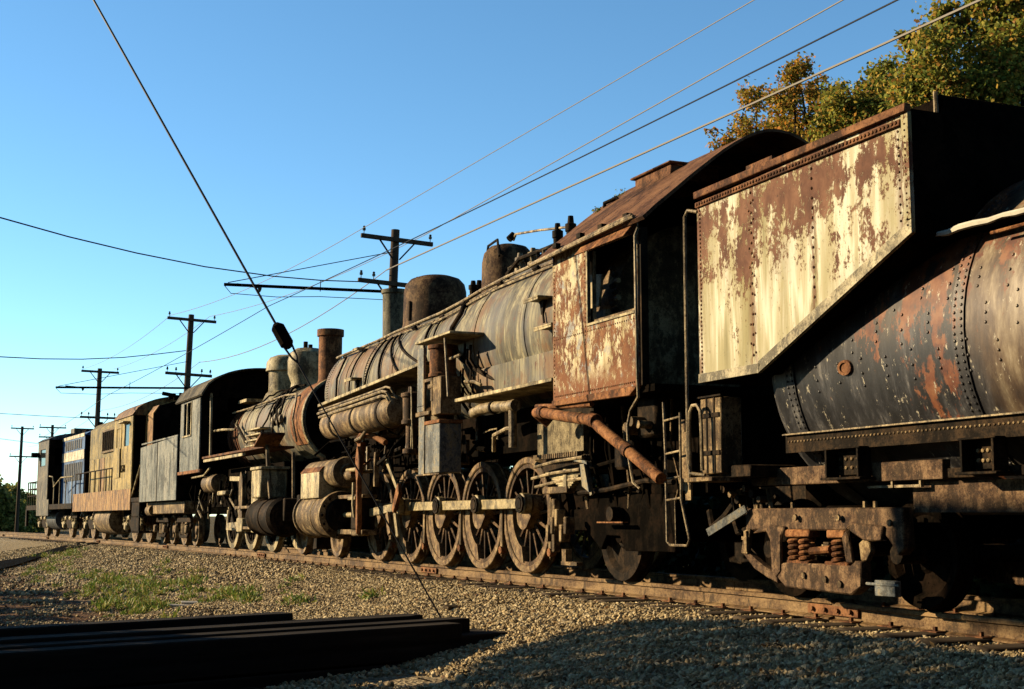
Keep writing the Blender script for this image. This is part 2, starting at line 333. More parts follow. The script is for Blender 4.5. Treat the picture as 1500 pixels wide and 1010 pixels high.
def make_ground():
    ss=list(np.arange(-12,30,.3))+list(np.arange(30,80,.8))+list(np.arange(80,140,3))+list(np.geomspace(140,2500,26))
    os_=list(-np.geomspace(14,1500,24)[::-1])+list(np.arange(-13.5,-5,.4))+list(np.arange(-5,5.2,.2))+list(np.arange(5.5,12,.6))+list(np.geomspace(12.5,1500,24))
    ny,nx=len(ss),len(os_); v=[]; at=[]
    for s in ss:
        for o in os_:
            x=rail_x(min(s,110))+o; v.append((x,s,interp(o)+rail_z(s)+(.012 if -1<o<2.5 else .03 if -4<o<4.5 else .05)*vnoise(x*.9,s*.9))); at.append(o)
    f=[(j*nx+i,j*nx+i+1,(j+1)*nx+i+1,(j+1)*nx+i) for j in range(ny-1) for i in range(nx-1)]
    me=bpy.data.meshes.new('ground'); me.from_pydata(v,[],f); me.polygons.foreach_set('use_smooth',[True]*len(f))
    a=me.attributes.new('offset','FLOAT','POINT'); a.data.foreach_set('value',at)
    t=NT('gravel_and_dirt_ground'); an=t.n('ShaderNodeAttribute'); an.attribute_name='offset'; o=an.outputs['Fac']
    fine=t.noise(30,4,.6); vor=t.n('ShaderNodeTexVoronoi'); vor.inputs['Scale'].default_value=26; t.L(t.co,vor.inputs['Vector'])
    peb=t.cramp(vor.outputs['Color'],[(.15,(.15,.115,.07)),(.5,(.28,.22,.13)),(.85,(.45,.37,.23))])
    dirt=t.cramp(t.noise(2.2,7,.7,off=2),[(.3,(.05,.026,.013)),(.5,(.13,.068,.032)),(.7,(.24,.135,.068))])
    gr=t.cramp(t.noise(1.2,6,.7,off=5),[(.3,(.05,.045,.018)),(.5,(.13,.10,.045)),(.7,(.22,.175,.09))])
    lo=t.math('ADD',o,t.math('MULTIPLY',t.math('SUBTRACT',t.noise(.7,5,.6,off=8),.5),3))
    c=t.mix(t.ramp(lo,-5.2,-3.6),dirt,peb); c=t.mix(t.ramp(lo,-16,-20),c,gr); c=t.mix(t.ramp(lo,3.5,5),c,gr)
    t.fin(c,.9,0,t.math('ADD',vor.outputs['Distance'],t.math('MULTIPLY',fine,.6)),.7,.03,.2); me.materials.append(t.m)
    return tag(put('ground',me),'tan gravel and dirt ground beside the track',None,kind='structure')
make_ground()

def make_gravel(name,label,n_try,s0,s1,o0,o1,dens,size,mat,seed):
    r=np.random.default_rng(seed); pts=[]
    s=r.uniform(s0,s1,n_try); o=r.uniform(o0,o1,n_try); k=r.uniform(0,1,n_try)
    for a,b,c in zip(s,o,k):
        if c>dens(a,b): continue
        x=rail_x(a)+b; pts.append((x,a,ground(x,a)+r.uniform(-.012,.014)))
    me=bpy.data.meshes.new(name); me.from_pydata(pts,[],[]); ob=put(name,me,kind='stuff'); tag(ob,label,'gravel')
    g=bpy.data.node_groups.new('scatter_stones','GeometryNodeTree'); g.interface.new_socket('Geometry',in_out='INPUT',socket_type='NodeSocketGeometry'); g.interface.new_socket('Geometry',in_out='OUTPUT',socket_type='NodeSocketGeometry')
    N=g.nodes.new; gi=N('NodeGroupInput'); go=N('NodeGroupOutput'); ip=N('GeometryNodeInstanceOnPoints')
    ico=N('GeometryNodeMeshIcoSphere'); ico.inputs['Radius'].default_value=1; ico.inputs['Subdivisions'].default_value=2
    sp=N('GeometryNodeSetPosition'); nz=N('ShaderNodeTexNoise'); nz.inputs['Scale'].default_value=.9; nz.inputs['Detail'].default_value=1
    vm=N('ShaderNodeVectorMath'); vm.operation='SUBTRACT'; vm.inputs[1].default_value=(.5,.5,.5); vs=N('ShaderNodeVectorMath'); vs.operation='SCALE'; vs.inputs['Scale'].default_value=1.7
    g.links.new(nz.outputs['Color'],vm.inputs[0]); g.links.new(vm.outputs[0],vs.inputs[0]); g.links.new(vs.outputs[0],sp.inputs['Offset']); g.links.new(ico.outputs[0],sp.inputs['Geometry'])
    sm=N('GeometryNodeSetMaterial'); sm.inputs['Material'].default_value=mat; g.links.new(sp.outputs[0],sm.inputs[0])
    rv=N('FunctionNodeRandomValue'); rv.data_type='FLOAT_VECTOR'; rv.inputs['Min'].default_value=(0,0,0); rv.inputs['Max'].default_value=(6.3,6.3,6.3)
    rs=N('FunctionNodeRandomValue'); rs.data_type='FLOAT_VECTOR'; rs.inputs['Min'].default_value=(size*.4,)*3; rs.inputs['Max'].default_value=(size*1.5,)*3; rs.inputs['Seed'].default_value=5
    g.links.new(gi.outputs[0],ip.inputs['Points']); g.links.new(sm.outputs[0],ip.inputs['Instance']); g.links.new(rv.outputs[0],ip.inputs['Rotation']); g.links.new(rs.outputs[0],ip.inputs['Scale']); g.links.new(ip.outputs[0],go.inputs[0])
    md=ob.modifiers.new('scatter','NODES'); md.node_group=g
    return ob
t=NT('ballast_stone'); oi=t.n('ShaderNodeObjectInfo')
c=t.cramp(oi.outputs['Random'],[(0,(.18,.12,.055)),(.3,(.44,.32,.15)),(.6,(.72,.55,.28)),(.85,(1.0,.82,.48)),(1,(.36,.29,.19))])
c=t.mix(t.math('MULTIPLY',t.noise(3,3,.6),.4),c,(.24,.17,.09)); gp=t.n('ShaderNodeNewGeometry'); c=t.mix(t.math('MULTIPLY',t.ramp(t.noise(.8,5,.65,vec=gp.outputs['Position']),.5,.7),.55),c,(.14,.10,.06)); M_STONE=t.fin(c,.75,0,t.noise(6,3,.6),.3,.1,.35)
def dens1(a,b):
    d=1. if b>-3.2 else max(0,1-(-3.2-b)/3.6)**1.6*(.55+.9*vnoise(a*1.3,b*1.9))
    if b>.3: d*=.45
    return d
make_gravel('ballast_gravel','loose tan ballast stones on the near slope of the track',240000,6.0,24,-7.0,1.6,dens1,.0225,M_STONE,1)
make_gravel('ballast_gravel','loose tan ballast stones along the far left stretch of track',95000,24,56,-7.0,.6,lambda a,b:dens1(a,b)*(.9 if a<36 else .6),.034,M_STONE,2)

# railway track: rails in lengths, ties, joint bars
track=bpy.data.objects.new('railway_track',None); COL.objects.link(track); tag(track,'rusty railway track on gravel ballast under the train',None,kind='structure')
RP=[(-.07,-.165),(.07,-.165),(.07,-.152),(.012,-.135),(.009,-.045),(.035,-.036),(.036,-.008),(.026,0),(-.026,0),(-.036,-.008),(-.035,-.036),(-.009,-.045),(-.012,-.135),(-.07,-.152)]
def rail_piece(s0,s1,off,dz=0):
    n=max(2,int((s1-s0)/2)); v=[]; P=len(RP); f=[]
    for k in range(n+1):
        s=s0+(s1-s0)*k/n
        for a,b in RP: v.append((rail_x(s)+off+a,s,rail_z(s)+b+dz))
    for k in range(n):
        for i in range(P): f.append((k*P+i,k*P+(i+1)%P,(k+1)*P+(i+1)%P,(k+1)*P+i))
    f+=[tuple(range(P-1,-1,-1)),tuple(range(n*P,n*P+P))]
    MB().add(v,f).build('rail',MAT['rail'],track,ang=25)
J=[-12,9.93,20.1,30.5,41,52,63,75,90,120,180]
for off,sh in ((0,0),(1.51,4)):
    for a,b in zip(J[:-1],J[1:]): rail_piece(a+sh+.006,b+sh-.006,off,-.022 if (a==-12 and off==0) else 0)
for s in J[1:8]:
    m=MB().box(-.036,-.016,-.36,.36,-.132,-.048)
    for k in range(4): m.cyl((-.036,-.27+.18*k,-.09),(-.062,-.27+.18*k,-.09),.022,n=6)
    put('joint_bar',m.mesh('joint_bar',MAT['rust']),track,(rail_x(s),s,rail_z(s)),bevel=.004)
t=NT('weathered_tie_wood'); c=t.cramp(t.noise(4,6,.7,(.12,1,1)),[(.3,(.03,.022,.015)),(.55,(.075,.055,.036)),(.75,(.15,.115,.075))]); M_TIE=t.fin(c,.85,0,t.noise(10,5,.7,(.1,1,1)),.6,.01,.2)
tie_me=[]
for k in range(4):
    w=.21+.02*random.random(); m=MB().prism([(-w/2,-.17),(w/2,-.17),(w/2,0),(-w/2,0)],'x',-1.3-.06*random.random(),1.3); tie_me.append(m.mesh('tie',M_TIE))
sp=MB(); s=-4.
while s<70:
    th=math.atan(.0018*max(0,s-8)); j=random.uniform(-.04,.04)
    o=put('tie',random.choice(tie_me),track,(rail_x(s)+.755+j,s,rail_z(s)-.167-random.uniform(0,.012)),(0,0,th+random.uniform(-.02,.02)),bevel=.012)
    if s<34:
        for off in (0,1.51):
            x=rail_x(s)+off; sp.box(x-.13,x+.13,s-.09,s+.09,rail_z(s)-.166,rail_z(s)-.158)
            for sx in (-.085,.085): sp.box(x+sx-.014,x+sx+.014,s-.04,s-.012,rail_z(s)-.158,rail_z(s)-.125)
    s+=random.uniform(.49,.56)
sp.build('tie_plates_and_spikes',MAT['rust'],track,kind='stuff')

# weeds on the slope
def leaf_quad(V,F,p,d,w,up):
    r=d.cross(up)
    if r.length<1e-4: r=Vector((1,0,0))
    r=r.normalized()*w; n=len(V); V+=[tuple(p),tuple(p+d*.5-r),tuple(p+d),tuple(p+d*.5+r)]; F.append((n,n+1,n+2,n+3))
def m_leaf(name,stops,trans=.25,rough=.55):
    t=NT(name); g=t.n('ShaderNodeNewGeometry'); c=t.cramp(g.outputs['Random Per Island'],stops)
    c=t.mix(t.math('MULTIPLY',t.noise(1.1,3,.5),.5),c,tuple(x*.55 for x in stops[0][1])); t.fin(c,rough,0,None,spec=.3)
    tr=t.n('ShaderNodeBsdfTranslucent'); t.L(c,tr.inputs[0]); mx=t.n('ShaderNodeMixShader'); mx.inputs[0].default_value=trans
    t.L(t.b.outputs[0],mx.inputs[1]); t.L(tr.outputs[0],mx.inputs[2]); t.L(mx.outputs[0],t.t.nodes['Material Output'].inputs[0]); return t.m
M_WEED=m_leaf('weed_leaves',[(0,(.11,.21,.04)),(.45,(.24,.37,.06)),(.7,(.48,.48,.09)),(.88,(.6,.47,.18)),(1,(.42,.27,.12))])
V,F=[],[]
patches=[(88,818,28,9,500),(112,806,14,5,200),(60,832,22,5,260),(140,843,26,10,420),(185,850,30,12,500),(160,872,30,14,480),(215,872,38,16,700),(245,858,30,9,260),(195,889,36,9,420),(335,876,24,10,420),(355,870,14,6,160),(285,852,18,6,140),(120,862,16,8,120),(300,868,60,22,160),(240,835,60,12,140),(60,850,50,14,160),(420,862,90,18,90),(435,882,8,3,50)]
for (px,py,rx,ry,n) in patches:
    c0=pix_ground(px,py+4); ca=(pix_ground(px+rx,py+4)-c0); cb=(pix_ground(px,py+4+ry)-c0)
    for tf in range(max(3,n//22)):
        a=random.gauss(0,.62); b=random.gauss(0,.62); tc=c0+ca*a+cb*b; big=random.uniform(.5,1.3)
        for k in range(random.randint(22,46)):
            p=tc+Vector((random.gauss(0,.07),random.gauss(0,.07),0))*big; p.z=ground(p.x,p.y)-.01
            h=random.uniform(.05,.17)*big; d=Vector((random.gauss(0,.45),random.gauss(0,.45),1)).normalized()
            for j in range(2):
                dd=(d+Vector((random.gauss(0,.6),random.gauss(0,.6),random.gauss(0,.3)))).normalized()*h*random.uniform(.5,1)
                leaf_quad(V,F,p+d*h*random.uniform(0,.6),dd,random.uniform(.006,.016),Vector((random.gauss(0,1),random.gauss(0,1),.3)).normalized())
me=bpy.data.meshes.new('weeds'); me.from_pydata(V,[],F); me.materials.append(M_WEED)
tag(put('weeds',me),'low green and yellow weeds growing on the gravel slope','weeds',kind='stuff')

# fallen leaves and twigs on the ballast
V,F=[],[]
for k in range(2600):
    a=random.uniform(6,34); b=random.uniform(-6,-.2); x=rail_x(a)+b; p=Vector((x,a,ground(x,a)+.028)); d=Vector((random.gauss(0,1),random.gauss(0,1),random.gauss(0,.35))).normalized()*random.uniform(.03,.075)
    leaf_quad(V,F,p,d,random.uniform(.010,.022),Vector((random.gauss(0,.5),random.gauss(0,.5),1)).normalized())
me=bpy.data.meshes.new('fallen_leaves'); me.from_pydata(V,[],F); me.materials.append(m_leaf('dead_leaves',[(0,(.16,.07,.03)),(.5,(.34,.17,.06)),(1,(.5,.33,.14))],.1)); tag(put('fallen_leaves',me),'brown fallen leaves scattered over the gravel','leaves',kind='stuff')
tw=MB()
for k in range(120):
    a=random.uniform(7,30); b=random.uniform(-5.5,-.9); x=rail_x(a)+b; p=Vector((x,a,ground(x,a)+.03)); d=Vector((random.gauss(0,1),random.gauss(0,1),random.gauss(0,.1))).normalized()*random.uniform(.08,.3); tw.tube([p,p+d*.5+Vector((0,0,.015)),p+d],[.007,.005,.003],5)
tag(tw.build('twigs',M_TIE),'small dry twigs lying on the gravel','twigs',kind='stuff')
# ------------------------------------------------------------------ tender with cylindrical tank
loc,th,px_=frame(3,11)
TEN=root('tender','rusty tender with a cylindrical tank and peeling cream coal bunker behind the nearest cab','tender',loc,th,px_)
P=lambda m,name,mat,par=None,bevel=0,kind=None: m.build(name,MAT[mat] if isinstance(mat,str) else mat,par or TEN,bevel,kind)
# tank
TZ,TR_=2.02,1.30
m=MB().lathe([(-5.6,.2),(-5.55,.9),(-5.4,1.2),(-5.2,TR_),(2.95,TR_),(3.12,1.22),(3.22,.9),(3.24,.2)],(0,0,TZ),'y',56); tank=P(m,'tank','tank')
def tp(y,a,dr=0): return Vector((-(TR_+dr)*math.sin(a),y,TZ+(TR_+dr)*math.cos(a)))
def tn(a): return Vector((-math.sin(a),0,math.cos(a)))
for yb in (.62,-1.6,2.72):
    m=MB().ring((0,yb,TZ),'y',TR_-.01,TR_+.012,-.06,.06,56); P(m,'tank_seam','tank',tank)
rv=MB()
for yb in (.62,2.72):
    for off in (-.035,.035):
        for k in range(46):
            a=R(40)+R(100)*k/45; rv.rivet(tp(yb+off,a,.012),tn(a),.013)
for k in range(30):
    for j in range(3):
        a=R(70+12*j)+.02*math.sin(k); rv.rivet(tp(2.55-.30*(k//3)-.1*j,a+R(4)*(k%3),.0),tn(a),.013)
P(rv,'tank_rivets','tank',tank,kind='stuff')
# longitudinal angle with rivets under the tank side
m=MB().box(-1.215,-1.10,-5.2,2.98,1.40,1.412); seam=P(m,'tank_angle','pipe'); P(MB().box(-1.18,-1.16,-5.2,2.98,1.25,1.40),'angle_web','iron',seam)
rv=MB()
for k in range(170): rv.rivet((-1.18,2.93-.047*k,1.345),(-1,0,0),.013)
P(rv,'angle_rivets','tanrust',seam,kind='stuff')
# wash-out plate with rust
m=MB().lathe([(0,.085),(.018,.08),(.018,.055),(.006,.05),(.006,.01)],(0,0,0),'z',18,sx=.75,sy=1.1); o=P(m,'washout_cover','rust'); a=R(96); o.location=tp(1.95,a); o.rotation_euler=(0,-a,0)
# coal bunker: near side sheet, far side, slope sheets, rear sheet
BP=[(3.83,1.92),(2.84,1.92),(.80,2.74),(.80,3.64),(3.83,3.60)]
side=P(MB().prism(BP,'x',-1.52,-1.50),'bunker_side','bunker'); P(MB().prism(BP,'x',1.50,1.52),'bunker_side','bunker')
# pale edge strip along bottom, slope and rear corner
def strip(poly): return MB().prism(poly,'x',-1.534,-1.521)
n=Vector((2.74-1.92,-(.80-2.84)*-1,0))
P(strip([(3.83,1.92),(2.84,1.92),(2.80,1.995),(2.81,2.0),(3.83,2.0)]).add(*[[],[]]),'edge_strip','greyedge',side)
P(strip([(2.838,1.921),(.802,2.741),(.802,2.84),(2.84,2.015)]),'edge_strip','greyedge',side)
P(MB().box(-1.534,-1.521,.802,.875,2.845,3.635),'edge_strip','bunker',side)
P(MB().box(-1.56,-1.50,.80,3.83,3.635,3.70).box(-1.545,-1.521,.88,3.83,3.55,3.60),'top_rail','rust',side,.006)
P(MB().box(-1.54,-1.50,2.55,2.95,3.70,3.74),'top_rail_patch','rust',side)
rv=MB()
rv.rivets((-1.545,3.79,3.575),(-1.545,.92,3.58),64,(-1,0,0),.016).rivets((-1.521,3.78,2.02),(-1.521,3.78,3.52),40,(-1,0,0),.012)
rv.rivets((-1.521,2.92,2.08),(-1.521,2.92,3.5),17,(-1,0,0),.014).rivets((-1.521,2.02,2.45),(-1.521,2.02,3.5),14,(-1,0,0),.014)
for k in range(17): rv.rivet((-1.521,2.955 if k%2 else 2.885,2.10+.083*k),(-1,0,0),.012)
rv.rivets((-1.521,.93,2.85),(-1.521,.93,3.52),12,(-1,0,0),.011).rivets((-1.534,.84,2.8),(-1.534,.84,3.6),18,(-1,0,0),.009)
P(rv,'bunker_rivets','rust',side,kind='stuff')
P(MB().box(-1.50,1.50,.80,.82,2.74,3.66),'bunker_rear','soot'); P(MB().prism([(2.84,1.92),(.80,2.74),(.80,2.76),(2.84,1.94)],'x',-1.50,1.50),'slope_sheet','soot')
P(MB().box(-1.50,1.50,2.84,3.83,1.92,1.94),'bunker_floor','soot'); P(MB().box(-1.50,1.50,3.81,3.83,1.94,3.55),'bunker_front','soot')
P(MB().box(-1.20,1.5,.84,.90,3.66,3.82).box(-1.20,-1.15,.84,2.6,3.70,3.80),'coal_board','soot',bevel=.01)
P(MB().tube([(-1.22,.86,3.66),(-1.22,.86,3.84)],.018),'board_post','pipe')
# tank top, filler deck behind the bunker, walkway with flaking white edge
P(MB().box(-1.30,-.85,-5.0,1.12,2.725,2.75),'walkway','soot'); 
wv=[];
for k in range(44):
    y=1.12-.14*k; j=random.uniform(-.008,.008); wv.append((-1.30+j,y,2.745+random.uniform(-.01,.01)))
P(MB().tube(wv,[random.uniform(.016,.026) for _ in wv],6),'walkway_edge','whitecloth')
P(MB().tube([(-1.26,.3,2.66),(-1.26,-5,2.66)],.014),'grab_rail','orust')
P(MB().lathe([(0,.36),(.12,.36),(.2,.28),(.22,.05)],(0,-2.6,TZ+TR_-.04),'z',24),'filler_hatch','rust')
# frame, bolster brackets
P(MB().box(-1.13,-1.05,1.05,3.62,.98,1.13),'side_sill','brownpaint',bevel=.006); P(MB().box(-1.13,-1.05,-5.4,1.0,.99,1.06),'side_sill','iron',bevel=.006)
P(MB().box(1.05,1.13,-5.4,3.62,.98,1.13),'side_sill','brownpaint'); P(MB().box(-.35,.35,-5.4,3.9,.8,1.05),'centre_sill','soot')
for y0,y1 in ((2.32,1.84),(.72,.34),(-1.6,-2.0),(-3.6,-4.0)):
    mm=MB().box(-1.27,-1.13,y1,y0,1.245,1.26).box(-1.27,-1.14,y1+.02,y1+.045,1.02,1.245).box(-1.27,-1.14,y0-.045,y0-.02,1.02,1.245).box(-1.16,-1.14,y1+.045,y0-.045,1.04,1.245).box(-1.29,-1.135,y1-.02,y0+.02,1.0,1.02)
    br=P(mm,'bolster_bracket','iron',bevel=.004); rv=MB()
    for j in range(2): rv.rivets((-1.16,y0-.09,1.1+.07*j),(-1.16,y1+.09,1.1+.07*j),5,(-1,0,0),.02)
    P(rv,'bolts','tanrust',br,kind='stuff')
for y0 in (1.95,1.62):
    P(MB().box(-1.12,-1.09,y0-.30,y0,.93,.95).box(-1.12,-1.09,y0-.31,y0-.29,.93,1.05),'hanger','pipe')
P(MB().prism([(1.5,.74),(1.5,.97),(.35,.97),(.12,.74)],'x',-1.04,-1.0),'truck_guard','brownpaint')
# front end of the tender: drawhead, deck, tool box with hoop, ladder, handrails
P(MB().box(-1.4,1.4,3.2,4.05,1.05,1.16),'front_deck','iron',bevel=.01); P(MB().box(-.3,.3,3.9,4.9,.82,1.0),'drawbar','iron')
bx=P(MB().box(-1.47,-1.25,3.56,3.93,1.09,1.78),'tool_box','tanrust',bevel=.01)
P(MB().box(-1.482,-1.472,3.58,3.91,1.60,1.64).box(-1.482,-1.472,3.58,3.91,1.26,1.30).box(-1.49,-1.46,3.53,3.95,1.785,1.80).box(-1.477,-1.471,3.66,3.68,1.1,1.78).box(-1.477,-1.471,3.79,3.81,1.1,1.78),'box_strap','iron',bx)
hp=[(-1.55,3.98,.95),(-1.55,3.98,1.55),(-1.55,3.97,1.66),(-1.55,3.92,1.72),(-1.55,3.84,1.72),(-1.55,3.78,1.66),(-1.55,3.77,1.55),(-1.55,3.76,1.12)]
P(MB().tube(hp,.017),'hoop_handrail','pipe'); P(MB().box(-1.58,-1.2,3.55,4.05,1.02,1.06),'step_plate','tanrust',bevel=.006)
P(MB().tube([(-1.52,3.83,3.52),(-1.56,3.93,3.55),(-1.56,3.99,3.50),(-1.56,3.995,3.3),(-1.56,4.0,1.2),(-1.56,3.96,1.1),(-1.5,3.8,1.08)],.016),'handrail','pipe')
la=MB().tube([(-1.5,4.56,1.80),(-1.5,4.53,1.3),(-1.5,4.52,.47),(-1.5,4.46,.44),(-1.5,4.14,.44),(-1.5,4.10,.50),(-1.5,4.24,.86),(-1.5,4.24,1.68)],.013)
lad=P(la,'ladder','pipe')
for z in (1.62,1.30,1.06,.86): P(MB().tube([(-1.5,4.53,z),(-1.5,4.25,z+.02)],.011),'rung','pipe',lad)
P(MB().tube([(-1.5,4.36,.86),(-1.49,4.37,.45)],.006),'brace','pipe',lad)
P(MB().box(-1.42,-1.40,4.30,4.40,.95,1.62).box(-1.42,-1.40,4.20,4.30,.86,1.5),'apron_plate','tanrust')
P(MB().beam((-1.35,4.02,.56),(-1.2,3.6,.78),.02,.07),'safety_chain_bar','greysteel')
for k in range(6):
    y=3.4+.12*k; P(MB().cyl((-1.2,y,.86+.05*(k%3)),(-1.05,y,.86+.05*(k%3)),.03+.01*(k%2),n=8).beam((-1.1,y,.95),(-1.12,y-.1,.72),.03,.03),'coupling_fitting','iron' if k%2 else 'tanrust')
P(MB().tube([(-.9,4.1,.95),(-1.0,4.3,.7),(-.95,4.6,.6),(-.8,4.9,.75)],.035),'hose','iron'); P(MB().tube([(-.6,4.0,.9),(-.7,4.3,.6),(-.6,4.7,.55),(-.5,5.0,.8)],.03),'hose','iron')
# truck (built once, copied)
def small_wheel(r,face='wheelbright'):
    # disc wheel, axis x; near face at x=-.06
    return MB().lathe([(-.055,.06),(-.05,.12),(-.02,.15),(-.01,r*.72),(-.06,r*.82),(-.07,r*.99),(-.06,r),(.045,r+.008),(.055,r+.028),(.075,r+.028),(.08,r*.8),(.03,r*.7),(.03,.12),(.08,.1),(.08,.05)],(0,0,0),'x',36).mesh('wheel',MAT[face])
WH_T=small_wheel(.42,'soot')
def tender_truck(yc):
    tr=bpy.data.objects.new('truck',None); COL.objects.link(tr); tr.parent=TEN; tr.location=(0,yc,0)
    Q=lambda m,nm,mt,b=0: m.build(nm,MAT[mt],tr,b)
    for sx in (-1,1):
        f=MB(); X0,X1=(-1.16,-1.05) if sx<0 else (1.05,1.16)
        # cast side frame outline: top beam, pedestals, lower bow
        f.prism([(1.13,.57),(1.13,.78),(-1.06,.78),(-1.08,.47),(-1.0,.41),(-.88,.54),(-.78,.60),(.95,.59)],'x',X0,X1)
        f.prism([(.98,.56),(.76,.58),(.70,.50),(.69,.24),(.62,.18),(.54,.24),(.53,.54),(.46,.625),(.80,.64)],'x',X0-.03,X0)
        f.prism([(.64,.30),(.64,.20),(.50,.11),(-.42,.09),(-.56,.16),(-.56,.36),(-.48,.36),(-.42,.32),(.44,.32)],'x',X0-.02,X1-.02)
        f.prism([(-.42,.60),(-.48,.34),(-.38,.34),(-.33,.55),(-.46,.66),(-.86,.64),(-.84,.52),(-.62,.52)],'x',X0-.03,X0)
        f.prism([(.62,.22),(.80,.26),(.95,.32),(1.16,.42),(1.18,.38),(1.0,.25),(.80,.18),(.62,.13)],'x',X0-.01,X1-.04)
        sf=Q(f,'side_frame','brownpaint',.012)
        bo=MB(); 
        for y in (1.0,.93,.45,-.55,-.68): bo.cyl((X0+.05,y,.77),(X0+.05,y,.83),.02,n=6)
        for y,z in ((-.1,.2),(.2,.22),(-.95,.66),(-.3,.17),(.3,.7),(-.3,.7)): bo.cyl((X0-.02,y,z),(X0-.04,y,z),.028,n=6)
        bb=Q(bo,'bolts','tanrust'); bb.parent=sf; bb['kind']='stuff'
        for y0 in (.40,.24,-.22): 
            pts=[]
            for k in range(44): 
                a=k/43*4.2*2*PI; pts.append((X0+.04+.055*math.cos(a),y0+.055*math.sin(a),.335+.20*k/43))
            Q(MB().tube(pts,.021,6),'coil_spring','orust')
        Q(MB().box(X0-.01,X1,.14,.50,.535,.60),'spring_cap','orust',.01); Q(MB().box(X0-.01,X1,.16,.48,.30,.345),'spring_seat','orust',.01)
        Q(MB().box(X0-.01,X1,-.34,-.10,.535,.60),'spring_cap','orust',.01); Q(MB().box(X0-.01,X1,-.38,-.06,.30,.345),'spring_seat','orust',.01)
        ls=MB()
        for k in range(6): ls.box(X0+.02,X1,-.06-.02*k*.3,.10-.024*k,.385+.02*k,.40+.02*k)
        Q(ls,'leaf_spring','tanrust'); Q(MB().cyl((X0-.02,.10,.42),(X0+.02,-.12,.44),.035,n=10),'spring_pin','orust')
        # brake hanger at the front end
        Q(MB().prism([(1.03,.60),(1.12,.585),(1.19,.38),(1.08,.37)],'x',X0-.02,X0+.02),'pedestal_cover','tanrust',.006)
        Q(MB().box(X0-.04,X0-.02,1.06,1.10,.40,.58).box(X0-.045,X0-.02,1.05,1.13,.50,.53),'cover_lug','tanrust')
        Q(MB().prism([(-.52,.36),(-.50,.50),(-.62,.56),(-.66,.44),(-.60,.36)],'x',X0+.01,X0+.06),'journal_lid','tanrust',.01)
        Q(MB().box(X0,X0+.06,-.95,-.70,.10,.22).box(X0-.01,X0,-1.0,-.6,.18,.20),'brake_beam_end','greysteel',.01)
    for y in (.86,-.90):
        for sx in (-1,1): put('wheel',WH_T,tr,(sx*.80,y,.42),(0,0,0 if sx<0 else PI))
        Q(MB().cyl((-1.1,y,.42),(1.1,y,.42),.075),'axle','iron')
    Q(MB().box(-.95,.95,-.22,.22,.52,.80),'bolster','soot',.02)
    return tr
trk=tender_truck(2.55)
t2=copy_tree(trk,TEN); t2.location=(0,-3.6,0)
# ------------------------------------------------------------------ nearest steam locomotive (faces away)
loc,th,px_=frame(13,25)
LOC=root('steam_locomotive','long derelict steam locomotive with rust-flaked cream cab and spoked driving wheels','locomotive',loc,th,px_)
P=lambda m,name,mat,par=None,bevel=0,kind=None: m.build(name,MAT[mat] if isinstance(mat,str) else mat,par or LOC,bevel,kind)
BZ=3.07
BPROF=[(6.45,.90),(6.40,.93),(3.95,.93),(3.949,.955),(.6,.965),(.599,.97),(-1.55,1.12),(-1.551,1.125),(-5.06,1.145)]
def br(y):
    for (a,ra),(b,rb) in zip(BPROF[:-1],BPROF[1:]):
        if b<=y<=a: return ra+(rb-ra)*((a-y)/(a-b) if a>b else 0)
    return BPROF[0][1] if y>BPROF[0][0] else BPROF[-1][1]
def bp(y,deg,dr=0):
    a=R(deg); r=br(y)+dr; return Vector((-r*math.sin(a),y,BZ+r*math.cos(a)))
boil=P(MB().lathe([(6.46,.05)]+BPROF+[(-5.07,.1)],(0,0,BZ),'y',72),'boiler','boiler')
for y in (5.1,3.9,2.35,.62,-.5,-1.6,-3.3,-4.95):
    r=br(y); P(MB().ring((0,y,BZ),'y',r-.01,r+.010,-.035,.035,72),'boiler_band','boiler',boil)
P(MB().lathe([(6.46,.88),(6.60,.86),(6.62,.80)],(0,0,BZ),'y',40),'smokebox_front','iron',boil); P(MB().lathe([(6.62,.55),(6.72,.5),(6.78,.1)],(0,0,BZ),'y',30),'smokebox_door','iron',boil)
rv=MB()
for y in (6.3,6.2,3.86,3.8):
    for k in range(40): rv.rivet(bp(y,20+110*k/39,.0),bp(y,20+110*k/39)-Vector((0,y,BZ)),.014)
P(rv,'boiler_rivets','iron',boil,kind='stuff')
# chimney, domes, valves
st=P(MB().lathe([(3.82,.34),(3.92,.26),(4.0,.22),(4.84,.225),(4.86,.25),(4.93,.25),(4.93,.2),(4.3,.18)],(0,5.05,0),'z',28,caps=False),'chimney',m_rust('olive_grey_stack',(.05,.047,.035),(.11,.105,.08),(.2,.185,.135),3,.7,.3,(1,1,.3))); 
M_DOME=m_rust('dusty_dome_steel',(.035,.019,.012),(.065,.037,.024),(.15,.10,.06),3,.75,.2)
P(MB().lathe([(3.80,.62),(3.9,.56),(4.0,.54),(4.55,.53),(4.68,.50),(4.77,.42),(4.82,.28),(4.83,.05)],(0,2.9,0),'z',36,sy=1.12),'sand_dome',M_DOME)
P(MB().lathe([(3.86,.5),(3.95,.43),(4.05,.41),(4.52,.40),(4.66,.37),(4.76,.28),(4.8,.14),(4.81,.02)],(0,-.25,0),'z',32),'steam_dome',M_DOME)
P(MB().box(-.54,-.50,2.70,2.78,4.02,4.35),'dome_strap','iron',bevel=.01)
def valve(x,y,z0,h,mat='pipe'):
    v=P(MB().lathe([(0,.05),(.08,.05),(.09,.08),(.13,.08),(.14,.055),(h*.6,.06),(h*.62,.075),(h*.8,.075),(h*.82,.045),(h,.035)],(x,y,z0),'z',12),'safety_valve',mat); return v
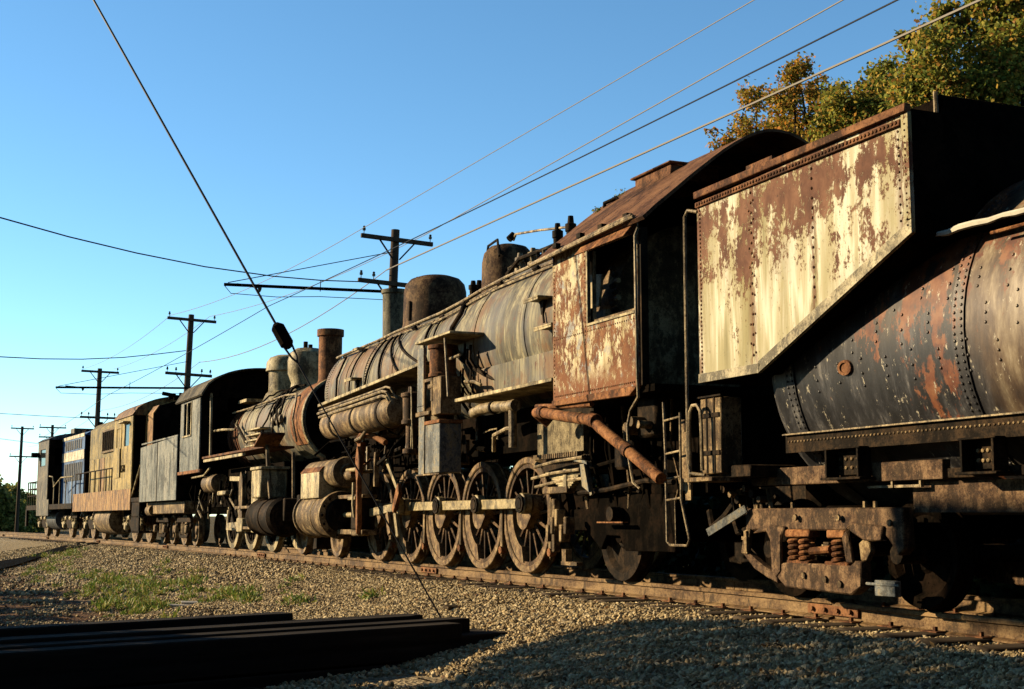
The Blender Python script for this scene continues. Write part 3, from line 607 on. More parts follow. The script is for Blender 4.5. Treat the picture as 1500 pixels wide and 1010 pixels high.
for x,y,h,mt in ((-.30,.42,.42,'iron'),(-.12,.62,.5,'iron'),(.1,.55,.44,'iron'),(-.30,-1.35,.42,'pipe'),(-.1,-1.5,.46,'iron'),(.12,-1.25,.5,'iron'),(-.28,-1.75,.4,'pipe'),(-.05,-2.05,.52,'iron'),(-.28,-2.55,.62,'iron'),(-.28,-2.95,.64,'iron'),(.15,-2.4,.5,'iron')): valve(x,y,BZ+br(y)*.93,h*.85,mt)
P(MB().tube([(-.3,-.6,4.55),(-.2,-.3,4.86),(-.1,.3,4.88),(0,.62,4.72)],.02),'steam_pipe','iron')
P(MB().tube([(-.25,-3.0,4.52),(-.3,-2.0,4.66),(-.3,-1.2,4.76),(-.2,-.9,4.74)],.018),'steam_pipe','pipe')
P(MB().cyl((-.32,-1.0,4.72),(-.24,-1.0,4.80),.05,n=10),'whistle','iron')
for k in range(9):
    y=-1.1-.2*k; P(MB().tube([bp(y,18),bp(y+.05,16,.18),bp(y-.1,10,.22),bp(y-.12,6,.02)],.016),'branch_pipe','iron' if k%2 else 'pipe')
P(MB().box(-.5,-.1,-3.9,-3.55,4.05,4.2),'turret_valve_body','iron',bevel=.02)
P(MB().tube([(-.35,-1.0,4.2),(-.42,-1.6,4.32),(-.30,-2.2,4.36),(-.34,-3.4,4.34)],.03),'turret_pipe','iron')
# plants of rust flakes / hatch on the cab front
# handrail with stanchions and conduits
hp=[bp(6.3,47,.08)]+[Vector((-.86,y,3.775+(.25*(6.0-y)/10.3))) for y in (6.0,5,4,3,2,1,0,-1,-2,-3,-4,-4.5)]
hp=[Vector((-(br(p.y)+.07)*math.sin(math.acos(min(1,(p.z-BZ)/(br(p.y)+.07)))),p.y,p.z)) for p in hp]
P(MB().tube(hp,.024,8),'handrail','pipe')
for p in hp[1::2]:
    P(MB().cyl(p,p+Vector((.10,0,-.09)),.016,n=6),'stanchion','iron')
P(MB().tube([bp(y,45,.035) for y in (6.0,5,4,3,2,1,0,-1,-2,-3,-4.6)],.014,6),'conduit','pipe'); P(MB().tube([bp(y,49,.03) for y in (1,0,-1,-2,-3,-4.9)],.02,6),'conduit','pipe')
for y in (1.9,.6,-.4,-1.9,-3.1): P(MB().obox(bp(y,46,.05),(.05,.16,.07),(0,R(-46),0)),'conduit_clip','iron',bevel=.008)
# sand and feed pipes down the barrel
for y0,y1,d1,r in ((3.4,3.75,98,.019),(3.05,2.9,98,.022),(2.8,1.75,98,.021),(2.6,.75,92,.02),(4.6,4.75,98,.016),(1.0,.55,95,.022),(.6,.10,95,.014)):
    P(MB().tube([bp(y0+(y1-y0)*(k/9)**1.6,44+(d1-44)*k/9,.03) for k in range(10)],r,6),'sand_pipe','iron')
P(MB().tube([bp(-.55,42,.04),bp(-.6,52,.05),bp(-.75,60,.05),bp(-.55,70,.04),bp(-.6,82,.05),bp(-.5,92,.05)],.035,8),'feed_pipe','iron')
P(MB().tube([bp(-.75,88,.05),bp(-1.3,100,.06),bp(-2.0,112,.08),bp(-2.4,118,.1)],.032,8),'feed_pipe','iron'); P(MB().obox(bp(-1.9,110,.05),(.1,.35,.05),(R(20),0,0)),'pipe_flange','iron',bevel=.01)
P(MB().tube([bp(5.6,50,.05),bp(5.45,62,.05),bp(5.5,78,.05),bp(5.5,98,.05)],.02,6),'sand_pipe','iron')
# steps / brackets on the barrel
def step(y,deg,w=.42,dz=0):
    p=bp(y,deg); s_=P(MB().box(p.x-.20,p.x+.05,y-w/2,y+w/2,p.z,p.z+.022).box(p.x-.20,p.x-.185,y-w/2,y+w/2,p.z-.03,p.z),'step','cream',bevel=.004)
    P(MB().prism([(y-.06,p.z-.01),(y+.06,p.z-.01),(y+.02,p.z-.18),(y-.02,p.z-.18)],'x',p.x-.05,p.x+.05),'step_bracket','iron',s_); return s_
step(-3.9,76); step(-4.3,96,.5); step(4.25,86,.42); step(4.1,103,.3); step(4.85,42,.3)
P(MB().tube([bp(-3.95,84,.03),bp(-4.0,91,.03)],.015,6),'plug','iron'); P(MB().tube([bp(-4.35,103,.02),bp(-4.35,112,.03)],.018,6),'plug','iron')
# firebox sides
fb=P(MB().box(-1.12,1.12,-5.05,-1.7,2.275,2.7),'firebox_side','boiler'); P(MB().box(-1.02,1.02,-5.0,-3.62,1.25,2.15),'firebox','iron'); P(MB().box(-.66,.66,-3.62,-1.9,1.3,2.2),'firebox_throat','soot')
rv=MB()
for j in range(5):
    for k in range(8): rv.rivet((-1.02,-3.7-.17*k,1.45+.14*j),(-1,0,0),.02)
P(rv,'staybolts','tanrust',fb,kind='stuff')
P(MB().box(-1.10,-1.03,-4.9,-3.65,1.46,1.86),'ash_pan_side',m_rust('ashy_grey_steel',(.10,.085,.06),(.19,.165,.115),(.27,.24,.17),9)); 
rk=MB()
for k in range(21): rk.box(-1.16,-1.10,-3.66-.058*k-.032,-3.66-.058*k,1.40,1.455)
P(rk,'grate_rack','tanrust',kind='stuff')
for z,x in ((1.36,-1.16),(1.22,-1.2),(1.12,-1.15)): P(MB().tube([(x,-3.7,z-.05),(x,-4.3,z),(x,-5.0,z+.02)],.02),'grate_rod','pipe')
# running boards
P(MB().box(-1.55,-1.05,-5.0,-2.0,2.225,2.27),'running_board','cream',bevel=.006)
P(MB().prism([(4.85,2.68),(4.85,2.73),(-.6,2.93),(-.6,2.88)],'x',-1.50,-.8),'running_board','cream',bevel=.006)
P(MB().box(1.05,1.55,-5.0,4.85,2.4,2.45),'running_board','cream')
for k,(z,x) in enumerate(((2.61,-1.50),(2.54,-1.56),(2.47,-1.56))): P(MB().tube([(x,4.7-.1*k,z),(x,2.5,z+.05),(x,1.0,z+.09),(x+.02,.85,z+.06),(x+.1,.78,z-.12)],.026 if k else .018,7),'conduit','pipe')
# air reservoir with straps
rs=P(MB().lathe([(4.45,.08),(4.42,.20),(4.34,.245),(.86,.245),(.78,.20),(.75,.08)],(-1.36,0,2.32),'y',28),'air_reservoir','drum')
for y in (3.75,2.55,1.2): P(MB().ring((-1.36,y,2.32),'y',.24,.258,-.04,.04,28),'reservoir_strap','iron',rs)
for y in (3.5,2.4,1.3): P(MB().tube([(-1.36,y+.02,2.05),(-1.2,y,1.98),(-.9,y,2.4)],.02),'reservoir_hanger','iron')
# air pump stand: shelf, rusty compressor, tall plates, lower box
P(MB().prism([(-1.60,0),(-.88,0),(-.88,-1.42),(-1.60,-1.25)],'z',3.17,3.20).prism([(-1.60,0),(-.88,0),(-.9,.18),(-1.55,.12)],'z',3.16,3.18) if 0 else MB().box(-1.62,-.95,-2.0,-.62,3.15,3.185),'pump_shelf','cream',bevel=.006)
P(MB().box(-1.60,-1.56,-.93,-.68,2.26,3.08),'pump_plate','greysteel',bevel=.004); P(MB().box(-1.60,-1.56,-.93,-.68,2.18,2.255),'pump_plate','greysteel',bevel=.004); 
P(MB().box(-1.59,-1.55,-.95,-.72,1.30,2.12),'pump_plate','greysteel',bevel=.004)
P(MB().box(-1.62,-1.52,-1.22,-.66,2.115,2.175),'pump_flange','tanrust',bevel=.008)
pm=P(MB().lathe([(2.62,.10),(2.64,.20),(2.68,.2),(2.70,.185),(3.02,.185),(3.03,.21),(3.08,.21),(3.10,.1)],(-1.42,-1.22,0),'z',24),'air_compressor','orust')
P(MB().lathe([(1.98,.1),(2.0,.16),(2.45,.16),(2.48,.21),(2.53,.21),(2.55,.09),(2.62,.09)],(-1.42,-1.22,0),'z',20),'compressor_cylinder','tanrust',pm)
P(MB().box(-1.61,-1.57,-1.30,-.96,2.58,2.62).box(-1.61,-1.58,-1.0,-.95,2.12,2.62).box(-1.61,-1.58,-1.3,-1.24,2.3,2.62),'pump_bracket','tanrust',pm)
P(MB().box(-1.60,-1.30,-1.62,-1.26,2.1,2.62),'pump_valve_chest','tanrust',bevel=.01)
P(MB().box(-1.60,-1.28,-1.58,-1.02,1.31,1.98),'lubricator_box','greysteel',bevel=.01); P(MB().box(-1.615,-1.27,-1.60,-1.00,1.98,2.03),'box_lid','orust',bevel=.006); P(MB().box(-1.62,-1.5,-1.6,-.7,1.285,1.305),'box_flange','tanrust')
P(MB().tube([(-1.58,-1.72,3.12),(-1.56,-1.74,2.7),(-1.56,-1.80,2.32)],.02),'stay_rod','pipe'); P(MB().tube([(-1.5,-1.7,2.84),(-1.45,-1.95,2.87)],.02),'stay_rod','pipe'); P(MB().tube([(-1.3,-1.75,2.53),(-1.3,-2.1,2.5),(-1.25,-2.2,2.45)],.025),'stay_rod','pipe')
for k in range(14):
    y=-.95-random.uniform(0,1.1); z=random.uniform(2.3,3.1); P(MB().tube([(-1.2,y,z),(-1.22,y-.03,z-.2),(-1.15,y-.1,z-.35)],random.uniform(.01,.022),6),'pump_pipe','iron')
# pump behind reservoir (x~600)
P(MB().lathe([(1.62,.08),(1.64,.13),(1.70,.13),(1.72,.085),(2.05,.085),(2.07,.15),(2.12,.15),(2.14,.13),(2.45,.135),(2.47,.16),(2.52,.16),(2.55,.06),(2.62,.05)],(-1.42,.05,0),'z',20),'steam_pump','brownpaint')
for k in range(5): P(MB().tube([(-1.5+.04*k,-.15+.1*k,2.6),(-1.5+.03*k,-.18+.1*k,2.2),(-1.45,-.1+.08*k,1.7)],.012,6),'pump_rod','rod')
# pipes under rear running board
pp=P(MB().tube([(-1.42,-2.35,2.06),(-1.42,-2.6,2.09),(-1.42,-3.0,2.09),(-1.42,-3.5,2.06)],.07,12),'steam_delivery_pipe','pipe'); P(MB().cyl((-1.42,-3.02,2.085),(-1.42,-3.07,2.083),.085),'pipe_collar','iron',pp)
P(MB().tube([(-1.42,-3.72,2.06),(-1.42,-3.5,2.06)],.075,12).tube([(-1.42,-3.62,2.06),(-1.42,-3.62,1.55)],.05,10),'pipe_elbow','pipe',pp)
P(MB().tube([(-1.36,-3.55,1.80),(-1.36,-3.3,1.80),(-1.36,-2.9,1.74),(-1.3,-2.75,1.55)],.028,8),'drain_pipe','pipe')
rp=P(MB().tube([(-1.36,-4.55,1.78),(-1.45,-4.52,1.86),(-1.55,-4.6,1.90),(-1.6,-4.8,1.89),(-1.62,-5.5,1.79),(-1.62,-6.15,1.71),(-1.62,-6.32,1.62),(-1.62,-6.9,1.36),(-1.62,-7.55,1.06)],.060,12),'injector_pipe','orust'); P(MB().cyl((-1.62,-6.12,1.715),(-1.62,-6.24,1.69),.076),'pipe_collar','orust',rp); P(MB().cyl((-1.62,-6.86,1.378),(-1.62,-6.94,1.342),.072).cyl((-1.6,-4.84,1.885),(-1.6,-4.92,1.876),.074),'pipe_collar','rust',rp)
P(MB().tube([(-1.3,-4.4,1.98),(-1.5,-4.5,1.98),(-1.5,-5.4,1.92),(-1.5,-5.9,1.9)],.03,8),'steam_delivery_pipe','orust')
# cab
cabside=P(MB().holed(-7.02,-5.05,2.0,3.66,-6.95,-5.93,2.76,3.55,-1.55,-1.53),'cab_side','cabside'); P(MB().holed(-7.02,-5.05,2.0,3.66,-6.95,-5.93,2.76,3.55,1.53,1.55),'cab_side','cabside')
P(MB().box(-1.565,-1.515,-6.97,-5.91,2.735,2.76).box(-1.56,-1.52,-5.93,-5.90,2.76,3.56),'window_frame','cream',cabside); P(MB().box(-1.50,-1.47,-5.97,-5.93,2.76,3.55).box(-1.50,-1.47,-6.95,-5.97,2.76,2.80),'window_sash','tanrust',cabside); P(MB().prism([(-5.05,2.0),(-5.05,1.94),(-6.85,1.91),(-7.02,2.0)],'x',-1.57,-1.50),'cab_skirt','orust',cabside,.005)
rv=MB().rivets((-1.55,-5.1,2.04),(-1.55,-6.98,2.04),44,(-1,0,0),.011).rivets((-1.55,-5.09,2.08),(-1.55,-5.09,3.6),34,(-1,0,0),.010).rivets((-1.55,-5.86,2.5),(-1.55,-5.86,3.6),24,(-1,0,0),.010).rivets((-1.55,-5.1,2.68),(-1.55,-6.98,2.68),40,(-1,0,0),.010)
P(rv,'cab_rivets','rust',cabside,kind='stuff')
# arched cab roof
arc=[]
for k in range(25):
    u=-1+2*k/24; arc.append((1.64*u,float(np.interp(abs(u),[0,.08,.15,.28,.41,.54,.67,.80,.90,1],[4.72,4.71,4.68,4.58,4.44,4.28,4.11,3.93,3.80,3.65]))))
roof=P(MB().prism(arc+[(x*.985,z-.03) for x,z in arc[::-1]],'y',-7.30,-4.82),'cab_roof','roof')
P(MB().tube([(-1.66,-4.7,3.60),(-1.66,-6.9,3.665),(-1.64,-7.12,3.68)],.022,7),'roof_gutter_pipe','pipe'); P(MB().tube([(-1.64,-4.6,3.62),(-1.65,-7.1,3.70)],.018,7),'roof_gutter_pipe','pipe')
for y in (-5.3,-5.9,-6.4,-6.95): P(MB().obox((-1.62,y,3.72),(.06,.09,.05)),'gutter_clip','iron',roof)
P(MB().prism([(-1.57,3.63),(-1.59,3.63),(-1.70,3.50),(-1.685,3.495)],'y',-7.0,-5.9),'window_awning','orust',bevel=.003)
P(MB().box(-.72,-.1,-6.3,-5.5,4.35,4.52).box(-.76,-.06,-6.35,-5.45,4.52,4.545),'roof_hatch','rust',bevel=.01)
P(MB().tube([(-.85,-5.0,4.25),(-.88,-5.06,4.33),(-.8,-5.2,4.37),(-.75,-5.25,4.30)],.025),'roof_fitting','iron')
P(MB().box(-1.08,1.53,-5.10,-5.06,2.0,3.64).box(-1.53,-1.08,-5.10,-5.06,2.0,2.62),'cab_front','soot'); P(MB().prism([(x*.96,z-.02) for x,z in arc]+[],'y',-5.10,-5.06),'cab_front_arch','soot')
P(MB().box(-1.5,1.5,-7.25,-5.1,1.93,2.0),'cab_floor','soot')
# backhead and fittings seen through the window
bh=P(MB().lathe([(-5.10,1.05),(-5.55,1.02),(-5.60,.9),(-5.62,.1)],(0,0,BZ-.05),'y',40),'backhead','tanrust')
P(MB().prism([(-5.12,3.05),(-5.42,3.05),(-5.50,3.40),(-5.22,3.44)],'x',-1.16,-1.13),'backhead_plate','cream',bh); P(MB().box(-1.18,-1.12,-5.45,-5.14,2.72,2.86),'backhead_plate','cream',bh); P(MB().box(-1.2,-.9,-5.66,-5.40,2.70,2.85).box(-1.2,-.9,-5.66,-5.40,2.90,2.98),'backhead_bracket','tanrust',bh)
for k in range(12): P(MB().cyl((-1.05-.03*(k%3),-5.64,2.72+.065*k),(-1.05-.03*(k%3),-5.70,2.72+.065*k),.03,n=8),'cab_valve','iron' if k%3 else 'rod',bh)
P(MB().tube([(-1.56,-7.06,3.58),(-1.60,-7.07,3.5),(-1.60,-7.08,2.1),(-1.58,-7.06,1.88),(-1.56,-6.86,1.76),(-1.56,-6.80,1.62),(-1.57,-6.83,1.30),(-1.56,-6.9,1.04),(-1.54,-7.0,.98)],.016,7),'cab_handrail','pipe')
P(MB().tube([(1.56,-7.06,3.5),(1.6,-7.08,2.1),(1.56,-6.86,1.1)],.016,7),'cab_handrail','pipe'); P(MB().box(-1.53,-1.45,-7.06,-7.02,2.0,3.6).box(1.45,1.53,-7.06,-7.02,2.0,3.6),'cab_post','iron')
P(MB().box(-1.35,-1.2,-7.0,-6.6,1.5,1.9).box(-1.3,-1.1,-6.4,-6.0,1.2,1.5),'injector','iron',bevel=.03); P(MB().cyl((-1.5,-6.75,1.66),(-1.2,-6.75,1.66),.05).cyl((-1.45,-6.55,1.60),(-1.2,-6.55,1.60),.065).cyl((-1.5,-6.9,1.62),(-1.3,-6.9,1.62),.04),'injector_cock','tanrust')
# frame
for sx in (-1,1):
    P(MB().box(sx*.55-.06,sx*.55+.06,-4.0,6.4,.62,1.12),'main_frame','soot',bevel=.01)
    P(MB().box(sx*.62-.05,sx*.62+.05,-6.6,-3.6,.55,.80),'rear_frame','soot',bevel=.01)
P(MB().box(-.9,.9,-3.6,2.8,1.55,2.1),'underside_lagging','soot'); P(MB().box(-.5,.5,2.9,6.3,1.1,2.2),'smokebox_saddle','soot',bevel=.05)
# driving wheels
PIN=(-.24,.14); DR=.74
def driver_meshes():
    c=MB().ring((0,0,0),'x',.60,.655,-.05,.06,48); c.lathe([(-.09,.05),(-.09,.15),(-.05,.18),(.09,.18),(.09,.05)],(0,0,0),'x',24)
    for k in range(15):
        a=2*PI*(k+.3)/15; d=Vector((0,math.cos(a),math.sin(a))); c.tube([d*.15,d*.61],[.026,.016],6)
    hub=MB(); pa=math.atan2(PIN[1],PIN[0]); pl=[]
    for k in range(9): a=pa+PI/2+PI*k/8; pl.append((.19*math.cos(a),.19*math.sin(a)))
    for k in range(9): a=pa-PI/2+PI*k/8; pl.append((PIN[0]+.12*math.cos(a),PIN[1]+.12*math.sin(a)))
    hub.prism(pl,'x',-.12,.02)
    ty=MB().lathe([(.075,.64),(.075,DR+.03),(.05,DR+.03),(.04,DR+.004),(-.065,DR-.004),(-.072,DR-.012),(-.072,.665),(-.06,.652)],(0,0,0),'x',60,caps=False)
    cw=MB(); a0=pa+PI; pl=[]
    for k in range(15): a=a0-R(50)+R(100)*k/14; pl.append((.62*math.cos(a),.62*math.sin(a)))
    for k in range(9): a=a0+R(38)-R(76)*k/8; pl.append((.44*math.cos(a),.44*math.sin(a)))
    cw.prism(pl,'x',-.065,.05)
    return c.mesh('driving_wheel',MAT['brownpaint']),hub.mesh('crank_boss',MAT['tyre']),ty.mesh('tyre',MAT['tyre'],30),cw.mesh('counterweight',MAT['tyre'])
DM=driver_meshes(); DY=(-2.8,-1.29,.2,1.7,3.2)
for y in DY:
    for sx in (-1,1):
        w=put('driving_wheel',DM[0],LOC,(sx*.80,y,DR),(0,0,0 if sx<0 else PI))
        put('tyre',DM[2],w); put('crank_boss',DM[1],w); put('counterweight',DM[3],w)
    P(MB().cyl((-.8,y,DR),(.8,y,DR),.11),'axle','soot')
for k,y in enumerate(DY):   # brake hangers and shoes between drivers
    P(MB().prism([(y-.80,.95),(y-.74,.95),(y-.72,.3),(y-.76,.18),(y-.80,.3)],'x',-.90,-.86),'brake_hanger','tanrust',bevel=.006)
    P(MB().cyl((-.92,y-.77,.28),(-.85,y-.77,.28),.05,n=10),'brake_pin','orust')
# rods
def rod(y0,y1,x,h,nm='side_rod',mat='rod',z0=None,z1=None):
    z0=DR+PIN[1] if z0 is None else z0; z1=DR+PIN[1] if z1 is None else z1
    return P(MB().beam((x,y0,z0),(x,y1,z1),.05,h),nm,mat,bevel=.008)
py=[y+PIN[0] for y in DY]; pz=DR+PIN[1]
for a,b in zip(py[:-1],py[1:]): rod(a+.12,b-.12,-1.0,.13)
for k,y in enumerate(py):
    e=P(MB().lathe([(-.07,.05),(-.07,.10),(-.05,.135),(.05,.135),(.05,.05)],(-1.0,y,pz),'x',14),'rod_bearing','rod',bevel=.006)
    P(MB().cyl((-1.09,y,pz),(-.9,y,pz),.075,n=6).ring((-1.07,y,pz),'x',.085,.12,-.015,.015,8),'crank_pin','iron',e)
    P(MB().cyl((-1.0,y+.02,pz+.13),(-1.0,y+.02,pz+.19),.03,n=8),'oil_cup','iron',e)
P(MB().beam((-1.12,py[3],pz),(-1.28,2.62,.78),.05,.13),'main_rod','rod',bevel=.01)
P(MB().prism([(py[3]-.13,pz-.12),(py[3]+.13,pz-.12),(py[3]+.16,pz),(py[3]+.12,pz+.13),(py[3]-.12,pz+.13),(py[3]-.16,pz)],'x',-1.17,-1.08),'main_rod_end','rod',bevel=.01)
P(MB().prism([(py[3]-.02,pz-.05),(py[3]-.10,pz-.10),(py[3]-.36,pz+.20),(py[3]-.30,pz+.36),(py[3]-.20,pz+.25)],'x',-1.25,-1.19),'eccentric_crank','orust',bevel=.008)
P(MB().beam((-1.23,py[3]-.28,pz+.25),(-1.25,py[3]+.25,1.62),.03,.07),'eccentric_rod','rod'); P(MB().beam((-1.2,py[3]-.05,pz-.1),(-1.2,py[3]-.2,.42),.03,.10),'link_hanger','rod'); P(MB().beam((-1.22,py[3]+.25,pz-.1),(-1.22,py[3]+.12,.46),.04,.12),'link_hanger','tyre')
# valve gear, guides, crosshead, yoke
P(MB().prism([(2.26,.44),(2.20,.62),(2.24,1.30),(2.14,1.50),(2.16,1.66),(2.28,1.86),(2.36,1.66),(2.36,1.46),(2.30,1.3),(2.30,.6)],'x',-1.56,-1.48),'guide_yoke','orust',bevel=.008)
P(MB().box(-1.45,-1.2,2.3,3.7,1.03,1.09).box(-1.45,-1.2,2.3,3.7,.44,.52),'crosshead_guide','tanrust',bevel=.008); P(MB().box(-1.47,-1.18,2.45,2.85,.52,1.03),'crosshead','iron',bevel=.02); P(MB().cyl((-1.33,2.85,.76),(-1.33,3.72,.76),.045),'piston_rod','rod')
P(MB().box(-1.5,-1.3,2.35,2.75,.42,.50),'guide_foot','tanrust',bevel=.02)
P(MB().tube([(-1.5,2.62,1.28),(-1.5,2.64,.92),(-1.48,2.62,.72)],.025),'combination_lever','rod'); P(MB().box(-1.5,-1.4,2.55,2.95,1.0,1.06),'union_link','rod',bevel=.008)
P(MB().cyl((-1.4,2.4,1.50),(-1.4,3.3,1.50),.035),'valve_rod','rod'); P(MB().prism([(1.95,1.2),(2.02,1.2),(2.06,1.5),(1.99,1.75),(1.93,1.75),(1.98,1.5)],'x',-1.36,-1.28),'expansion_link','tanrust',bevel=.006)
P(MB().tube([(-1.3,2.0,1.55),(-1.35,1.2,1.7),(-1.38,.6,1.75)],.03),'reach_rod','iron'); P(MB().tube([(-1.2,1.9,1.9),(-1.3,2.2,2.02),(-1.42,2.5,2.05),(-1.35,2.9,1.98)],.05,9),'steam_elbow','orust')
P(MB().prism([(2.75,1.95),(2.95,1.95),(2.85,1.62)],'x',-1.35,-1.25),'bracket','orust'); P(MB().tube([(-1.4,2.85,1.98),(-1.45,2.4,2.0),(-1.42,2.1,2.16)],.03,8),'drain_pipe','pipe')
P(MB().box(-1.1,-.6,.6,2.6,2.0,2.25),'pump_casing','brownpaint',bevel=.05)
# cylinder and steam chest
for sx in (-1,1):
    c=(sx*1.36,0,.76)
    cy=P(MB().lathe([(3.72,.30),(3.72,.40),(3.80,.41),(3.82,.375),(4.35,.375),(4.36,.385),(4.75,.385),(4.76,.375),(5.35,.375),(5.37,.41),(5.46,.40),(5.47,.2)],c,'y',40),'cylinder','tanrust')
    P(MB().lathe([(3.71,.05),(3.71,.29),(3.66,.26),(3.62,.1)],c,'y',28),'cylinder_cover','iron',cy)
    x0,x1=(-1.66,-1.0) if sx<0 else (1.0,1.66)
    P(MB().prism([(x0,1.05),(x0,1.50),(x0+sx*-.05,1.58),(x1,1.75),(x1,1.05)],'y',4.1,5.3),'steam_chest','cream',cy,.012); P(MB().prism([(x0-.005,1.51),(x0+.06,1.59),(x1,1.765),(x1,1.755),(x0+.055,1.58),(x0,1.5)],'y',4.08,5.32),'chest_top','orust',cy)
    P(MB().lathe([(3.35,.05),(3.35,.12),(3.42,.14),(3.44,.25),(3.52,.265),(3.54,.24),(5.4,.24),(5.5,.2),(5.52,.05)],(sx*1.36,0,1.48),'y',32),'valve_chamber','tanrust',cy)
    P(MB().lathe([(0,.06),(.08,.1),(.30,.1),(.34,.04)],(sx*1.36,3.05,1.42),'y',14),'valve_gland','tanrust',cy)
rv=MB()
for k in range(14): a=2*PI*k/14; rv.rivet((-1.36+.345*math.cos(a),3.71,.76+.345*math.sin(a)),(0,-1,0),.025)
P(rv,'cover_nuts','iron',kind='stuff')
# leading and trailing wheels
WL=small_wheel(.42,'tyre'); WT=small_wheel(.50,'iron')
for y,me,r in ((5.65,WL,.42),(-5.35,WT,.5)):
    for sx in (-1,1): put('wheel',me,LOC,(sx*.80,y,r),(0,0,0 if sx<0 else PI))
    P(MB().cyl((-.9,y,r),(.9,y,r),.08),'axle','soot')
P(MB().prism([(-6.7,.95),(-6.7,.34),(-5.62,.34),(-5.5,.5),(-5.2,.5),(-5.06,.34),(-4.95,.40),(-4.6,.62),(-4.6,.95)],'x',-.97,-.90),'trailing_truck_frame','soot',bevel=.01); P(MB().box(-.70,.70,-6.9,-4.75,.95,1.92),'ash_hopper','soot'); P(MB().box(-1.18,-1.06,-4.62,-3.95,.98,1.06),'equalizer_bar','tanrust',bevel=.01); P(MB().cyl((-1.12,-5.55,.74),(-1.0,-5.55,.74),.08),'journal_box','iron'); P(MB().box(-1.12,-1.05,-5.85,-5.25,.64,.655),'journal_strap','orust')
# leaf spring pack
ls=MB()
for k in range(8):
    h=.55-.058*k; ls.prism([(-4.55-h*.75,1.235-.025*k),(-4.55+h,1.235-.025*k),(-4.55+h,1.213-.025*k),(-4.55-h*.75,1.213-.025*k)],'x',-1.16,-1.07)
sp_=P(ls,'leaf_spring','cream',kind='stuff'); P(MB().box(-1.175,-1.06,-4.60,-4.50,1.0,1.26),'spring_buckle','cream',bevel=.008)
P(MB().beam((-1.14,-5.05,1.32),(-1.14,-5.18,.95),.03,.05).beam((-1.14,-5.05,1.32),(-1.14,-4.75,1.36),.03,.03),'spring_hanger','greysteel'); P(MB().prism([(-5.0,1.3),(-5.1,1.3),(-5.22,.98),(-5.05,1.05)],'x',-1.2,-1.17),'hanger_plate','greysteel')
for k in range(5): P(MB().box(-1.2,-1.08,-4.15-.12*k,-4.08-.12*k,.42+.09*(k%3),.62+.09*(k%3)),'truck_bracket','tanrust',bevel=.01)
P(MB().box(-1.18,-1.1,-4.28,-4.20,.3,.92),'truck_pedestal','tanrust',bevel=.01); P(MB().box(-1.2,-1.12,-4.62,-4.52,.2,.34).box(-1.2,-1.12,-4.9,-4.5,.16,.2),'brake_fitting','tanrust')
for k in range(9):
    y=-6.75+.24*k; P(MB().tube([(-1.02-.05*(k%3),y,1.9),(-1.0-.06*(k%2),y+.06,1.45),(-.98,y-.08+.1*(k%3),1.05),(-.95,y+.1,.8)],.014+.01*(k%3),6),'brake_pipe','soot' if k%4 else 'tanrust')
P(MB().tube([(-1.05,-4.6,.98),(-1.08,-5.4,1.0),(-1.08,-6.3,1.08),(-1.1,-6.9,1.05)],.03,8),'brake_rod','iron'); P(MB().tube([(-1.0,-4.7,1.25),(-1.05,-5.6,1.32),(-1.05,-6.6,1.3)],.025,8),'brake_rod','soot')
# pilot end
P(MB().box(-1.4,1.4,6.35,6.55,.7,1.15),'pilot_beam','iron',bevel=.02); P(MB().prism([(6.55,.15),(6.8,.12),(6.55,.75)],'x',-1.0,1.0),'pilot','iron'); P(MB().box(-.15,.15,6.55,6.95,.75,1.0),'coupler','iron',bevel=.03)
# clutter pipes below the running board
rr=random.Random(4)
for k in range(46):
    y=rr.uniform(-2.2,4.6); z=rr.uniform(1.6,2.1); x=rr.uniform(-1.28,-1.02); pts=[Vector((x,y,z))]; d=rr.choice([Vector((0,1,0)),Vector((0,-1,0)),Vector((0,0,-1)),Vector((0,0,-1))])
    for j in range(rr.randint(2,4)):
        L_=rr.uniform(.1,.5); pts.append(pts[-1]+d*L_+Vector((rr.uniform(-.03,.03),rr.uniform(-.03,.03),rr.uniform(-.03,.03)))); d=rr.choice([Vector((0,1,0)),Vector((0,-1,0)),Vector((0,0,-1)),Vector((-.6,0,-.6))])
    pts=[Vector((max(-1.5,p.x),p.y,max(1.45,p.z))) for p in pts]
    P(MB().tube(pts,rr.choice([.012,.016,.022,.03]),6),'small_pipe','soot' if rr.random()<.8 else rr.choice(['pipe','tanrust','orust']))
for k in range(18):
    y=rr.uniform(-2.2,3.0); z=rr.uniform(1.5,1.9); P(MB().obox((rr.uniform(-1.15,-.95),y,z),(rr.uniform(.05,.14),rr.uniform(.05,.2),rr.uniform(.04,.16)),(rr.uniform(-.4,.4),0,rr.uniform(-.3,.3))),'fitting','soot' if rr.random()<.7 else 'tanrust',bevel=.012)
# ------------------------------------------------------------------ second steam locomotive (faces the camera) and its tender
loc,th,px_=frame(28,37)
L2=root('steam_locomotive','smaller grey steam locomotive with two domes facing the long rusty one, nose to nose','locomotive',loc,th,px_)
P=lambda m,name,mat,par=None,bevel=0,kind=None: m.build(name,MAT[mat] if isinstance(mat,str) else mat,par or L2,bevel,kind)
Z2=2.72
M_J2=m_boiler('grey_cream_jacket'); M_GP=m_rust('faded_grey_green_paint',(.10,.125,.145),(.175,.205,.23),(.26,.275,.28),2.2,.7,.3,(1,1,.3))
b2=P(MB().lathe([(-5.48,.84),(-5.44,.87),(-4.2,.87),(-4.19,.83),(.02,.86),(.03,.80),(1.3,.80)],(0,0,Z2),'y',48),'boiler',M_J2)
P(MB().lathe([(-5.60,.05),(-5.58,.5),(-5.50,.84),(-5.46,.84)],(0,0,Z2),'y',40),'smokebox_front','soot',b2); P(MB().lathe([(.03,.815),(1.25,.815)],(0,0,Z2),'y',40,caps=False),'exposed_lagging','brick',b2)
